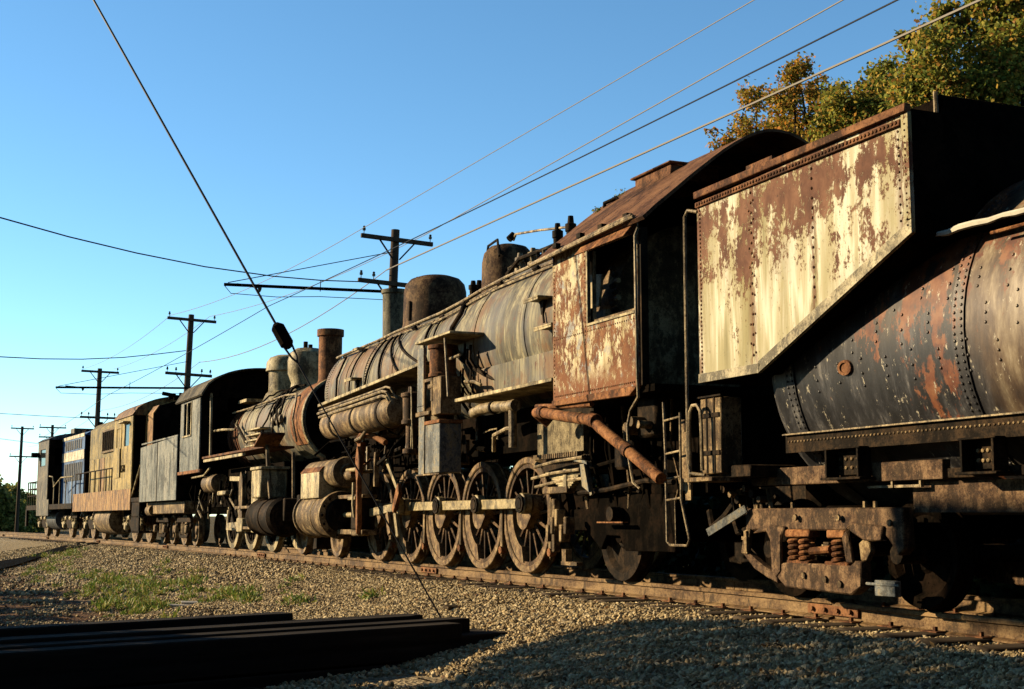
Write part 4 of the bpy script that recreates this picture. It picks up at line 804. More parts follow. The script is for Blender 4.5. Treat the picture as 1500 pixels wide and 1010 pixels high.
for k in range(7): P(MB().ring((0,.12+.16*k,Z2),'y',.81,.83,-.02,.02,40),'lagging_band','rust',b2)
sbx=P(MB().lathe([(-5.43,.885),(-4.5,.885)],(0,0,Z2),'y',40,caps=False,a0=R(60),a1=R(215)),'smokebox_wrapper','orust',b2)
P(MB().ring((0,-5.42,Z2),'y',.86,.90,-.05,.05,40),'smokebox_ring','cream',b2)
for y in (-3.0,-1.6,-.6): P(MB().ring((0,y,Z2),'y',.83,.87,-.03,.03,40),'boiler_band',M_J2,b2)
P(MB().lathe([(3.45,.34),(3.55,.27),(3.62,.245),(4.55,.25),(4.56,.285),(4.70,.285),(4.70,.22),(4.2,.2)],(0,-4.4,0),'z',24,caps=False),'chimney','orust')
M_D2=m_rust('cream_grey_dome',(.12,.10,.065),(.28,.245,.16),(.42,.38,.26),3,.6,.35)
P(MB().lathe([(3.4,.55),(3.6,.46),(3.66,.40),(4.12,.40),(4.14,.47),(4.34,.46),(4.46,.38),(4.52,.22),(4.53,.02)],(0,-1.0,0),'z',30),'sand_dome',M_D2); P(MB().lathe([(3.4,.48),(3.6,.38),(3.7,.36),(3.9,.44),(4.2,.45),(4.38,.40),(4.48,.26),(4.5,.02)],(0,-2.75,0),'z',30),'steam_dome',M_D2)
P(MB().cyl((-.1,-2.9,4.48),(-.1,-2.9,4.62),.05).cyl((.1,-2.6,4.48),(.1,-2.6,4.6),.05),'dome_valve','iron')
cs=P(MB().holed(1.2,3.45,1.90,3.74,2.15,3.05,2.80,3.62,-1.52,-1.49),'cab_side',M_GP); P(MB().holed(1.2,3.45,1.90,3.74,2.15,3.05,2.80,3.62,1.49,1.52),'cab_side',M_GP)
P(MB().box(-1.54,-1.50,2.57,2.63,2.80,3.62).box(-1.55,-1.5,2.1,3.1,2.76,2.80).box(-1.54,-1.505,2.10,2.15,2.8,3.64),'window_frame','cream',cs); P(MB().box(-1.56,-1.48,.9,3.5,1.82,1.90),'cab_skirt','orust',cs,.006)
P(MB().box(-1.49,-.55,1.20,1.24,1.9,2.2).box(-1.49,-1.15,1.20,1.24,2.2,3.7).box(-1.15,-.84,1.2,1.24,3.35,3.7).box(.84,1.49,1.20,1.24,1.9,3.7),'cab_front','soot')
a2=[]
for k in range(21):
    u=-1+2*k/20; a2.append((1.6*u,3.70+.70*(1-abs(u)**2.2)**.6 if abs(u)<1 else 3.70))
P(MB().prism(a2+[(x*.98,z-.03) for x,z in a2[::-1]],'y',.75,3.85),'cab_roof',m_rust('grey_roof',(.05,.05,.042),(.09,.085,.07),(.16,.145,.11),2)); P(MB().prism([(x*.96,z-.03) for x,z in a2],'y',1.20,1.24),'cab_front_arch','soot')
P(MB().box(-1.4,1.4,1.3,3.6,1.82,1.9),'cab_floor','soot')
P(MB().box(-1.49,1.49,3.40,3.44,1.9,3.70).prism([(x*.96,z-.03) for x,z in a2],'y',3.40,3.44),'cab_rear','soot')
# running boards, pipes, ladder, tank
P(MB().box(-1.45,-.8,-4.6,1.15,2.15,2.20),'running_board','rust',bevel=.006); P(MB().box(-1.47,-1.40,-2.9,.9,2.06,2.12),'board_angle','cream'); P(MB().box(.8,1.45,-4.6,1.15,2.15,2.20),'running_board','rust')
P(MB().beam((-1.40,-4.55,2.18),(-1.40,-5.1,2.42),.5,.04),'front_ramp','rust')
P(MB().tube([(-1.42,-4.75,2.2),(-1.42,-4.9,1.6),(-1.42,-5.1,1.1)],.045,8),'branch_pipe','tanrust'); P(MB().tube([(-1.2,-5.9,2.0),(-1.2,-5.95,1.3),(-1.2,-5.98,.8)],.035,8),'stay_rod','tanrust')
P(MB().lathe([(.15,.1),(.18,.22),(1.25,.22),(1.28,.1)],(-1.22,0,1.55),'y',20),'air_reservoir','drum'); P(MB().tube([(-1.45,2.2,1.72),(-1.45,.9,1.74),(-1.45,.3,1.9)],.025),'conduit','cream')
def q2(y,d,dr=.03): a=R(d); return Vector((-(.86+dr)*math.sin(a),y,Z2+(.86+dr)*math.cos(a)))
P(MB().tube([q2(.9,55,.1),q2(-.6,52,.06),q2(-2,50,.08),q2(-3.6,50,.1),q2(-4.6,54,.1),q2(-4.9,66,.1),q2(-4.95,90,.1),q2(-4.9,118,.1)],.022,7),'handrail','pipe')
P(MB().tube([(-1.3,1.0,3.75),(-1.3,.95,3.4),(-1.32,.85,3.0),(-1.3,.9,2.2)],.035,8),'cab_pipe','cream'); P(MB().tube([q2(1.0,85,.35),q2(.3,85,.3),q2(-.1,85,.1)],.03),'lubricator_pipe','cream')
P(MB().tube([q2(-.2,78,.12),q2(-1.4,105,.2)],.04,8),'feed_pipe','iron'); P(MB().tube([q2(-.15,72,.1),q2(-.3,80,.14),q2(-1.5,107,.2)],.02,8),'feed_pipe','cream')
for k in range(4): P(MB().box(-1.12,-.88,-3.0,-1.7,2.30+.12*k,2.33+.12*k),'step_slat','cream')
P(MB().box(-1.15,-.85,-3.1,-1.6,2.24,2.28),'step_shelf','orust')
for a0,a1,y0,y1,r in ((8,85,-3.0,-3.3,.03),(8,80,-3.1,-3.7,.022),(20,100,-3.2,-2.6,.02),(15,95,-3.4,-3.9,.025),(25,110,-2.8,-3.5,.02),(10,60,-1.8,-1.2,.02),(20,60,-3.6,-2.2,.018)):
    P(MB().tube([q2(y0+(y1-y0)*k/8+.1*math.sin(k),a0+(a1-a0)*k/8,.05+.05*math.sin(k*1.1)**2) for k in range(9)],r,6),'sand_pipe','iron')
for k in range(8): P(MB().lathe([(0,.04),(.05,.06),(.12,.05),(.16,.02)],tuple(q2(-3.2-.1*k,86+3*(k%3),.05)),'z',8),'check_valve','pipe' if k%2 else 'iron')
P(MB().box(-.8,-.3,-.5,.3,3.45,3.52),'step_plate','cream')
# cylinders, chest, wheels, rods
for sx in (-1,1):
    cy=P(MB().lathe([(-5.80,.05),(-5.78,.34),(-5.70,.40),(-5.62,.39),(-5.55,.36),(-5.0,.36),(-4.98,.38),(-4.6,.38),(-4.58,.36),(-4.2,.36),(-4.15,.39),(-4.05,.38),(-4.04,.1)],(sx*1.28,0,.74),'y',32),'cylinder','iron')
    P(MB().box(sx*1.3-.28,sx*1.3+.28,-4.9,-4.15,1.12,1.70),'steam_chest','cream',cy,.03); P(MB().box(sx*1.3-.3,sx*1.3+.3,-5.0,-4.1,1.70,1.76),'chest_lid','cream',cy,.01)
def spoked(r,n=13):
    return MB().lathe([(.07,r*.80),(.07,r+.028),(.045,r+.028),(.035,r),(-.06,r-.004),(-.065,r*.80)],(0,0,0),'x',40,caps=False).mesh('tyre',MAT['cream']),
def disc_spoke(r,n=13):
    m=MB().ring((0,0,0),'x',r*.70,r*.80,-.05,.05,36).lathe([(-.08,.04),(-.08,.15),(.07,.15),(.07,.04)],(0,0,0),'x',16)
    for k in range(n): a=2*PI*k/n; d=Vector((0,math.cos(a),math.sin(a))); m.tube([d*.12,d*r*.73],[.034,.024],6)
    return m.mesh('driving_wheel',MAT['iron'])
r2=.66; ty2=spoked(r2)[0]; dc2=disc_spoke(r2)
for y in (.30,-1.45,-3.2):
    for sx in (-1,1):
        w=put('driving_wheel',dc2,L2,(sx*.80,y,r2),(0,0,0 if sx<0 else PI)); put('tyre',ty2,w)
for sx in (-1,1): put('wheel',WL,L2,(sx*.80,-5.46,.42),(0,0,0 if sx<0 else PI))
P(MB().beam((-1.0,.30,.5),(-1.0,-3.2,.5),.05,.12),'side_rod','rod',bevel=.008); P(MB().prism([(-2.3,.45),(-2.0,.45),(-1.95,1.55),(-2.1,1.75),(-2.28,1.55)],'x',-1.3,-1.2),'guide_yoke','tanrust',bevel=.01); P(MB().prism([(-3.9,.40),(-3.35,.42),(-3.3,1.5),(-3.55,1.75),(-3.8,1.4)],'x',-1.36,-1.31),'motion_plate','cream',bevel=.01)
P(MB().box(-1.4,-1.15,-4.0,-2.1,.92,.98).box(-1.4,-1.15,-4.0,-2.1,.48,.54),'crosshead_guide','tanrust',bevel=.008); P(MB().box(-1.42,-1.15,-2.8,-2.3,.42,.72),'crosshead','cream',bevel=.02)
P(MB().beam((-1.2,-2.6,.6),(-1.1,-.2,.55),.05,.12),'main_rod','rod'); P(MB().beam((-1.25,-1.0,1.62),(-1.25,-2.2,1.58),.05,.1),'reach_rod','cream'); P(MB().box(-1.35,-1.1,-.9,-.1,1.25,1.35),'lifting_arm','cream',bevel=.02)
P(MB().box(-.9,.9,-4.2,2.8,1.0,1.9),'frame','soot'); P(MB().box(-.4,.4,-5.6,-3.9,.7,2.0),'smokebox_saddle','soot'); P(MB().box(-1.4,1.4,-6.05,-5.92,.65,1.1),'buffer_beam','iron',bevel=.02); P(MB().box(-.15,.15,-6.4,-6.05,.75,1.0),'coupler','iron',bevel=.03)
rr=random.Random(9)
for k in range(34):
    y=rr.uniform(-4,3.2); z=rr.uniform(1.1,1.9); x=rr.uniform(-1.25,-.95)
    P(MB().tube([(x,y,z),(x-.03,y+rr.uniform(-.3,.3),z-.2),(x,y+rr.uniform(-.4,.4),z-rr.uniform(.3,.7))],rr.choice([.015,.025,.035]),6),'small_pipe','soot' if rr.random()<.6 else rr.choice(['pipe','tanrust','rod']))
# tender of the second locomotive
loc,th,px_=frame(36.5,41.5)
T2=root('tender','plain grey-green slab-sided tender behind the smaller steam locomotive cab','tender',loc,th,px_)
Q=lambda m,name,mat,par=None,bevel=0,kind=None: m.build(name,MAT[mat] if isinstance(mat,str) else mat,par or T2,bevel,kind)
for sx in (-1,1):
    a,b=(-1.52,-1.49) if sx<0 else (1.49,1.52)
    Q(MB().prism([(-2.66,1.2),(-.19,1.2),(-.19,2.82),(-2.66,2.86)],'x',a,b),'side_sheet',M_GP,bevel=.004); Q(MB().prism([(-.15,1.2),(2.3,1.2),(2.3,2.78),(-.15,2.82)],'x',a,b),'side_sheet',M_GP,bevel=.004)
Q(MB().box(-1.53,-1.485,-.2,-.14,1.2,2.82),'seam_cover','iron'); Q(MB().box(-1.49,1.49,-2.62,-2.58,1.2,2.8).box(-1.49,1.49,2.22,2.26,1.2,2.75),'end_sheet','soot'); Q(MB().box(-1.49,1.49,-2.6,2.25,2.3,2.36),'coal_deck','soot')
Q(MB().box(-1.5,-1.42,-2.6,2.3,2.86,2.9),'top_beading',M_GP); Q(MB().box(-1.3,1.3,-2.7,2.35,.85,1.18),'frame','tanrust',bevel=.02); Q(MB().cyl((-1.25,1.4,.95),(-1.25,2.0,.95),.16),'air_reservoir','tanrust')
T2W=small_wheel(.42,'tyre')
for yc in (-1.5,1.3):
    Q(MB().prism([(yc-.9,.62),(yc+.9,.62),(yc+.7,.75),(yc-.7,.75)],'x',-1.05,-.98).prism([(yc-.4,.2),(yc+.4,.2),(yc+.9,.55),(yc+.8,.6),(yc+.35,.28),(yc-.35,.28),(yc-.8,.6),(yc-.9,.55)],'x',-1.05,-.98),'truck_frame','iron',bevel=.01)
    for dy in (-.65,.65):
        Q(MB().box(-1.14,-1.0,yc+dy-.1,yc+dy+.1,.33,.55),'journal_box','tanrust',bevel=.03)
        for sx in (-1,1): put('wheel',T2W,T2,(sx*.80,yc+dy,.42),(0,0,0 if sx<0 else PI))
    for k in range(3): Q(MB().cyl((-1.02,yc-.18+.18*k,.3),(-1.02,yc-.18+.18*k,.58),.05,n=8),'coil_spring','tanrust')
# ------------------------------------------------------------------ diesel locomotives
def paint(name,c,d,g): return m_rust(name,tuple(x*.4 for x in c),c,d,g,.6,.35,(1,1,.35))
M_YEL=paint('faded_yellow_paint',(.32,.25,.085),(.42,.33,.13),5); M_TAN=paint('rusty_tan_paint',(.22,.12,.045),(.32,.21,.085),5); M_OLV=paint('olive_paint',(.19,.155,.055),(.29,.23,.09),4); M_ORG=paint('orange_brown_paint',(.26,.13,.045),(.36,.23,.09),5)
M_BLU=paint('weathered_blue_paint',(.045,.13,.37),(.10,.22,.50),3); M_WHT=paint('dirty_white_stripe',(.6,.58,.52),(.7,.68,.62),5); M_NAVY=paint('dark_navy_paint',(.05,.06,.08),(.1,.11,.13),4); M_GRYC=paint('grey_cab_paint',(.075,.07,.062),(.19,.165,.12),5)
t=NT('dark_window_glass'); M_GLASS=t.fin((.02,.024,.026),.12,0,spec=.5)
t=NT('pale_number_paint'); M_NUM=t.fin((.62,.6,.5),.6)
def slats(par,f,y0,y1,z0,z1,x,n,mat,Dv,nm='louver'):
    for k in range(n):
        y=y0+(y1-y0)*(k+.5)/n; Dv(MB().box(x-.018,x,y-.35*(y1-y0)/n,y+.25*(y1-y0)/n,z0,z1),nm,mat,par)
def bogie(Dv,R0,yc,mat='iron'):
    f=Dv(MB().prism([(yc-1.45,.72),(yc-1.3,.55),(yc-.6,.5),(yc-.35,.35),(yc+.35,.35),(yc+.6,.5),(yc+1.3,.55),(yc+1.45,.72),(yc+1.4,.84),(yc-1.4,.84)],'x',-1.13,-1.02),'truck_frame',mat,None,.015)
    for dy in (-1.05,1.05):
        for sx in (-1,1): put('wheel',DW,R0,(sx*.80,yc+dy,.5),(0,0,0 if sx<0 else PI))
        Dv(MB().box(-1.2,-1.04,yc+dy-.14,yc+dy+.14,.36,.62),'journal_box','cream',f,.04)
        for e in (-.26,.26): Dv(MB().lathe([(.52,.09),(.58,.09),(.6,.06),(.68,.09),(.7,.06),(.76,.09)],(-1.12,yc+dy+e,0),'z',10),'coil_spring','cream',f)
        Dv(MB().cyl((-1.1,yc+dy*.45,.78),(-1.1,yc+dy*.45+.35,.74),.09,n=12),'brake_cylinder','cream',f)
DW=small_wheel(.50,'tyre')
# yellow unit
loc,th,px_=frame(43,53); GPR=root('diesel_locomotive','faded yellow road-switcher diesel with louvred hood and 1518 on its dark end','locomotive',loc,th,px_)
D=lambda m,name,mat,par=None,bevel=0,kind=None: m.build(name,MAT[mat] if isinstance(mat,str) else mat,par or GPR,bevel,kind)
D(MB().box(-1.5,1.5,-6.6,5.3,1.22,1.34),'deck','iron'); D(MB().box(-1.52,-1.48,-5.3,5.2,.98,1.62),'side_sill',M_ORG,bevel=.005)
ch=D(MB().box(-1.0,1.0,-2.3,4.95,1.34,3.95).prism([(-1.0,3.95),(-.8,4.15),(-.4,4.28),(.4,4.28),(.8,4.15),(1.0,3.95)],'y',-2.3,4.95),'long_hood',M_OLV)
cb=D(MB().holed(-5.25,-2.3,1.62,3.85,-4.75,-4.0,2.95,3.62,-1.5,-1.46),'cab_side',M_YEL); D(MB().holed(-5.25,-2.3,1.62,3.85,-4.75,-4.0,2.95,3.62,1.46,1.5),'cab_side',M_YEL)
D(MB().box(-1.46,1.46,-5.25,-5.21,1.62,3.85),'cab_end','soot'); D(MB().box(-1.46,1.46,-2.34,-2.3,1.62,3.85),'cab_end','soot'); D(MB().box(-1.475,-1.465,-4.74,-4.01,2.96,3.61),'window_glass',M_GLASS,cb)
g2=[(1.54*u,3.85+.62*(1-abs(u)**2.2)**.65 if abs(u)<1 else 3.85) for u in [-1+k/9 for k in range(19)]]
D(MB().prism(g2,'y',-5.3,-2.25),'cab_roof',M_TAN); D(MB().box(-1.72,-1.5,-4.85,-3.9,3.66,3.69),'window_visor','cream',cb); D(MB().holed(-3.6,-2.7,2.0,3.7,-3.45,-2.85,2.95,3.55,-1.52,-1.50),'cab_door',M_YEL,cb); D(MB().tube([(-1.56,-3.7,2.9),(-1.56,-3.75,2.0)],.02),'grab_iron','iron',cb)
sh=D(MB().box(-1.12,1.12,-6.3,-5.25,1.34,3.85).prism([(-1.12,3.85),(-.95,4.1),(-.5,4.25),(.5,4.25),(.95,4.1),(1.12,3.85)],'y',-6.3,-5.25),'short_hood',M_ORG)
D(MB().box(-1.10,1.10,-6.33,-6.302,1.4,3.8).prism([(-1.1,3.8),(-.93,4.08),(-.5,4.22),(.5,4.22),(.93,4.08),(1.1,3.8)],'y',-6.33,-6.302),'hood_end','soot',sh)
nb=D(MB().box(-.62,.62,-6.37,-6.335,3.28,3.66),'number_board','soot',sh); put('lettering',text_mesh('1518',.36,M_NUM),nb,(0,-6.378,3.47),(PI/2,0,0))
D(MB().cyl((-.12,-6.40,3.88),(-.12,-6.33,3.88),.12),'headlight','wheelbright',sh); D(MB().lathe([(4.25,.05),(4.42,.05),(4.44,.02)],(-.35,-5.7,0),'z',8).cyl((-.75,-5.75,4.5),(-.35,-5.75,4.44),.06).cyl((-.2,-5.6,4.5),(.3,-5.6,4.46),.06).cyl((-.5,-5.5,4.42),(.0,-5.5,4.42),.07),'air_horn','soot')
put('lettering',text_mesh('1518',.34,MAT['soot']),cb,(-1.508,-3.95,2.25),(PI/2,0,-PI/2))
gl=D(MB().box(-1.06,-1.0,-1.0,2.3,3.0,3.82),'radiator_grille','tanrust',ch,.01); slats(gl,None,-.9,2.2,3.08,3.74,-1.062,9,'soot',D)
D(MB().box(-1.03,-1.0,-2.1,-1.2,1.5,2.9),'hood_door',M_YEL,ch,.01)
for k in range(6): D(MB().box(-1.03,-1.0,-1.1+.98*k,-.22+.98*k,1.5,2.85),'hood_door',M_YEL if k%3 else M_TAN,ch,.01)
D(MB().tube([(-1.45,5.2,2.35),(-1.45,0,2.35),(-1.45,-2.2,2.35)],.022,6),'handrail','iron')
for k in range(8): D(MB().cyl((-1.45,5.1-1.0*k,1.34),(-1.45,5.1-1.0*k,2.35),.02,n=6),'handrail_post','iron')
D(MB().tube([(-1.48,-5.35,1.4),(-1.48,-6.5,2.3)],.03).tube([(-1.48,-6.5,1.2),(-1.48,-6.5,2.3)],.02),'end_handrail','cream'); D(MB().box(-1.5,-1.1,-6.6,-5.5,.3,.36).box(-1.5,-1.1,-6.6,-5.5,.75,.8),'step','iron')
D(MB().box(-1.5,-1.45,-6.55,-5.5,.3,1.2),'step_side','iron')
D(MB().lathe([(-1.3,.1),(-1.25,.48),(1.55,.48),(1.6,.1)],(-.9,0,.68),'y',24),'fuel_tank','tanrust'); D(MB().box(-.9,.9,-2,2,.3,1.2),'underframe','soot'); bogie(D,GPR,-4.0); bogie(D,GPR,3.4)
# blue and white unit
loc,th,px_=frame(55,64); BLR=root('diesel_locomotive','blue diesel with white stripe and dark cab, farthest in the train','locomotive',loc,th,px_)
D=lambda m,name,mat,par=None,bevel=0,kind=None: m.build(name,MAT[mat] if isinstance(mat,str) else mat,par or BLR,bevel,kind)
D(MB().box(-1.5,1.5,-5.9,5.0,1.1,1.3),'deck','iron'); D(MB().box(-1.53,-1.5,-1.0,1.9,.85,1.5),'side_skirt',M_GRYC)
hd=D(MB().box(-.95,.95,-5.1,-.4,1.3,3.92).prism([(-.95,3.92),(-.7,4.08),(.7,4.08),(.95,3.92)],'y',-5.1,-.4),'long_hood',M_BLU); D(MB().box(-.965,-.95,-5.1,-.4,3.0,3.36),'white_stripe',M_WHT,hd); D(MB().box(-.97,-.95,-5.1,-.4,3.86,3.99),'white_stripe',M_WHT,hd); D(MB().box(-.93,.93,-5.12,-5.1,1.3,3.9),'hood_end','soot',hd)
slats(hd,None,-4.6,-1.0,3.44,3.8,-.952,8,M_NAVY,D); slats(hd,None,-4.8,-1.0,2.2,2.9,-.952,10,M_NAVY,D)
D(MB().cyl((-.3,-4.5,4.08),(-.3,-4.5,4.45),.12).box(-.6,.2,-3.4,-2.6,4.08,4.22),'exhaust_stack','soot',hd)
cb=D(MB().holed(-.4,2.2,1.3,3.95,.3,1.6,2.9,3.6,-1.5,-1.46),'cab_side',M_GRYC); D(MB().holed(-1.46,1.46,1.3,3.95,-1.25,-.75,2.9,3.6,-.4,-.36,'y'),'cab_end','soot'); D(MB().box(-1.46,1.46,2.16,2.2,1.3,3.95),'cab_end','soot'); D(MB().box(1.46,1.5,-.4,2.2,1.3,3.95),'cab_side',M_GRYC)
D(MB().box(-1.472,-1.465,.32,1.58,2.92,3.58),'window_glass',M_GLASS,cb); D(MB().prism([(1.54*u,3.95+.3*(1-abs(u)**2.2)**.65 if abs(u)<1 else 3.95) for u in [-1+k/7 for k in range(15)]],'y',-.5,2.3),'cab_roof',M_NAVY)
D(MB().box(-.5,.3,-.3,.5,4.2,4.45),'roof_box',M_GRYC); D(MB().box(-1.8,-1.5,1.8,2.1,3.3,3.5),'mirror','soot',cb)
D(MB().box(-1.1,1.1,2.2,4.2,1.3,2.6),'short_hood',M_NAVY,bevel=.05); 
D(MB().tube([(-1.45,-5.7,2.3),(-1.45,-3.2,2.32),(-1.45,-1.6,2.0),(-1.45,-1.3,2.4),(-1.45,-.5,2.45)],.025,6),'handrail','cream')
for k in range(4): D(MB().cyl((-1.45,-5.6+1.3*k,1.3),(-1.45,-5.6+1.3*k,2.2),.02,n=6),'handrail_post','cream')
for z in (1.7,2.0,2.3): D(MB().tube([(-1.45,2.4,z),(-1.45,4.9,z),(1.4,4.95,z)],.025,6),'end_rail','iron')
for k in range(5): D(MB().cyl((-1.45,2.4+.6*k,1.3),(-1.45,2.4+.6*k,2.3),.025,n=6),'end_rail_post','iron')
D(MB().lathe([(-1.3,.1),(-1.25,.42),(.9,.42),(1.0,.1)],(-.85,0,.7),'y',20),'fuel_tank',M_NAVY); D(MB().box(-.9,.9,-2,2,.3,1.2),'underframe','soot'); bogie(D,BLR,-3.6); bogie(D,BLR,2.2); D(MB().box(-1.5,-1.4,4.7,5.0,.4,1.3),'end_step','iron')
# ------------------------------------------------------------------ telegraph / trolley poles and wires
t=NT('dark_pole_wood'); c=t.cramp(t.noise(5,6,.7,(1,1,.06)),[(.3,(.045,.032,.022)),(.55,(.095,.07,.05)),(.75,(.16,.125,.09))]); M_POLE=t.fin(c,.85,0,t.noise(14,5,.7,(1,1,.05)),.5,.01,.2)
t=NT('insulator_glass'); M_INS=t.fin((.05,.06,.05),.15,0,spec=.6)
t=NT('wire_metal'); M_WIRE=t.fin((.30,.27,.22),.5,0,spec=.4)
t=NT('dark_cable'); M_CABLE=t.fin((.015,.015,.016),.5,0,spec=.3)
def pole(x,y,top,arms,bracket,label,lean=0,rz=.06):
    g=ground(x,y) if y<110 else rail_z(y)-.7
    r=root('utility_pole',label,'utility pole',(x,y,g),rz,0,'poles beside the track'); r.rotation_euler=(0,lean,rz); h=top-g
    K=lambda m,nm,mt,par=None,b=0: m.build(nm,mt,par or r,b)
    K(MB().cyl((0,0,-.2),(0,0,h),.17,.12,n=14),'post',M_POLE)
    for dz,L_,mid in arms:
        z=h-dz; a=K(MB().box(-L_/2,L_/2,-.22,-.13,z-.06,z+.06),'crossarm',M_POLE,None,.006)
        for sx in (-1,1):
            K(MB().beam((sx*.52,-.175,z-.05),(sx*.1,-.14,z-.55),.03,.04),'arm_brace',MAT['iron'],a)
            for e in ([L_/2-.08] if not mid else [L_/2-.08,L_/2-.45]): K(MB().lathe([(z+.06,.012),(z+.14,.012),(z+.15,.045),(z+.20,.05),(z+.23,.03),(z+.26,.04),(z+.28,.02)],(sx*e,-.175,0),'z',10),'insulator',M_INS,a)
    if bracket:
        dz,L_=bracket; z=h-dz; e=L_*.065; b=K(MB().cyl((0,-.14,z),(-L_,-.14,z-e),.045,n=10),'bracket_arm',MAT['soot']); K(MB().tube([(-.05,-.12,z+1.15),(-L_*.98,-.14,z+.06-e)],.012,6),'bracket_stay',M_CABLE,b); K(MB().tube([(-L_,-.14,z-.02-e),(-L_*.96,-.14,z-.22-e),(-L_*.7,-.14,z-.28-e*.7),(-L_*.45,-.14,z-.22-e*.45),(-.1,-.14,z-.24)],.010,6),'span_cable',M_CABLE,b)
        K(MB().cyl((-L_*.45,-.14,z-.22),(-L_*.45,-.14,z+.1),.012,n=6),'cable_hanger',MAT['iron'],b); K(MB().cyl((-L_*.93,-.14,z-.27),(-L_*.80,-.14,z-.29),.03,n=8),'strain_insulator',M_INS,b); K(MB().lathe([(z-.42,.02),(z-.36,.05),(z-.30,.06),(z-.27,.03)],(-L_*.80,-.14,0),'z',8),'wire_hanger',M_INS,b)
    return r
pole(11.2,36.2,8.72,[(.32,2.15,0),(1.58,2.2,1)],(1.80,4.8),'nearest pole with long bracket arm, rising behind the big round dome',.035)
pole(9.37,59.2,9.32,[(.25,2.1,0),(2.62,2.0,1)],(3.2,5.4),'pole with bracket arm behind the small locomotive cab roof',.03)
pole(7.65,77.2,8.68,[(.2,2.0,0),(2.7,1.9,1)],None,'pole rising behind the yellow diesel hood',.012)
pole(9.0,128,8.7,[(.25,2.3,0),(1.1,2.3,0)],None,'short-looking distant pole behind the blue diesel cab')
pole(6.55,132,8.75,[(.2,2.0,0),(2.75,2.0,0)],None,'leftmost pole standing clear beyond the end of the train',.012)
pole(12.6,9.2,8.9,[(.3,2.15,0),(1.6,2.2,1)],None,'pole at the far right behind the tender, mostly out of sight')
def wire(label,pts,r,mat,sag=0,cat='wire',n=14):
    P3=[]
    for a,b in zip(pts[:-1],pts[1:]):
        for k in range(n): 
            u=k/n; p=Vector(a).lerp(Vector(b),u); p.z-=sag*4*u*(1-u); P3.append(p)
    P3.append(Vector(pts[-1])); o=MB().tube(P3,r,6).build('overhead_wire',mat); return tag(o,label,cat,'overhead wires along the track')
def ext(a,b,k): a,b=Vector(a),Vector(b); return b+(b-a)*k
Y1,Y2,Y3=36,59,77
pa=pix_at_y(566,396,Y1); pb=pix_at_z(1437,0,7.05); wire('thick pale wire running from the nearest pole to the top right corner',[ext(pa,pb,.25),pb,pa],.019,M_WIRE)
p2l=pix_at_y(292,531,Y2); wire('wire sagging left from the nearest pole past the hanging insulator',[pa,p2l],.014,M_WIRE,.55)
pa=pix_at_y(531,335,Y1); pb=pix_at_z(1105,0,8.6); wire('thin wire from the left end of the nearest pole top arm',[ext(pa,pb,.3),pb,pa],.009,M_WIRE); wire('thin wire from the second pole top arm, left end',[pa,pix_at_y(250,462,Y2),pix_at_y(124,540,Y3)],.010,M_WIRE,.3)
pa=pix_at_y(621,345,Y1); pb=pix_at_z(1235,0,8.5); wire('wire from the right end of the nearest pole top arm',[ext(pa,pb,.3),pb,pa],.012,M_WIRE); wire('thin wire from the right ends of the far pole arms',[pa,pix_at_y(307,464,Y2),pix_at_y(166,541,Y3)],.010,M_WIRE,.3)
tA=pix_at_z(393,449,6.0); tB=pix_at_z(1315,0,6.0); tC=pix_at_y(158,579,56.5); wire('trolley contact wire hung under the bracket arms over the track',[ext(tA,tB,.5),tB,tA,tC,pix_at_y(64,640,95)],.010,M_CABLE,.06)
wire('lower wire running on left between the far poles',[p2l,pix_at_y(150,601,Y3),pix_at_y(40,655,128)],.012,M_WIRE,.4)
wire('dark sagging cable crossing the upper left sky to the nearest pole',[pix_at_y(x,y,Y) for x,y,Y in ((-150,270,24),(0,319,27),(100,347,29),(200,371,31),(300,391,33),(400,405,34.4),(470,411,35.3),(528,413,36))],.016,M_CABLE,0,n=4)
wire('dark cable sagging in from left to the second pole',[pix_at_y(x,y,Y) for x,y,Y in ((-120,513,40),(0,523,46),(60,526,49),(120,526.5,52),(180,524,55),(230,519,57),(272,514,59))],.018,M_CABLE,0,n=4)
wire('thin cable reaching the third pole at left',[pix_at_y(x,y,Y) for x,y,Y in ((-60,603,66),(0,606,70),(60,609.5,73.5),(121,612.5,77))],.015,M_CABLE,0,n=4)
wire('thin low cable reaching the leftmost distant poles',[pix_at_y(x,y,Y) for x,y,Y in ((-40,640,100),(0,643,108),(70,652,128))],.02,M_CABLE,0,n=4)
# guy wire with strain insulator
gA=pix_ground(655,922); gB=pix_at_z(137,0,7.2); gE=ext(gA,gB,.45); u=None
def prj(p):
    sp_,cp,sy,cy=math.sin(PITCH),math.cos(PITCH),math.sin(YAW),math.cos(YAW); q=Vector(p)-Vector((0,0,CAM_H)); D_=q.dot(Vector((sy*cp,cy*cp,sp_)))
    return 750+2000*q.dot(Vector((cy,-sy,0)))/D_, 505-2000*q.dot(Vector((-sy*sp_,-cy*sp_,cp)))/D_
for k in range(1000):
    p=gA.lerp(gB,k/1000)
    if prj(p)[1]<493: break
gd=(gB-gA).normalized()
GW=root('guy_wire','taut guy wire with a dark strain insulator slanting down from the upper left','guy wire',tuple(gA)); z0=lambda q:tuple(Vector(q)-gA)
MB().tube([z0(gA),z0(p-gd*.35)],.009,6).build('lower_cable',M_CABLE,GW); MB().tube([z0(p+gd*.16),z0(gE)],.015,8).build('upper_cable',M_CABLE,GW)
MB().tube([z0(p-gd*.17),z0(p-gd*.12),z0(p+gd*.12),z0(p+gd*.17)],[.035,.078,.078,.035],10).build('strain_insulator',MAT['soot'],GW)
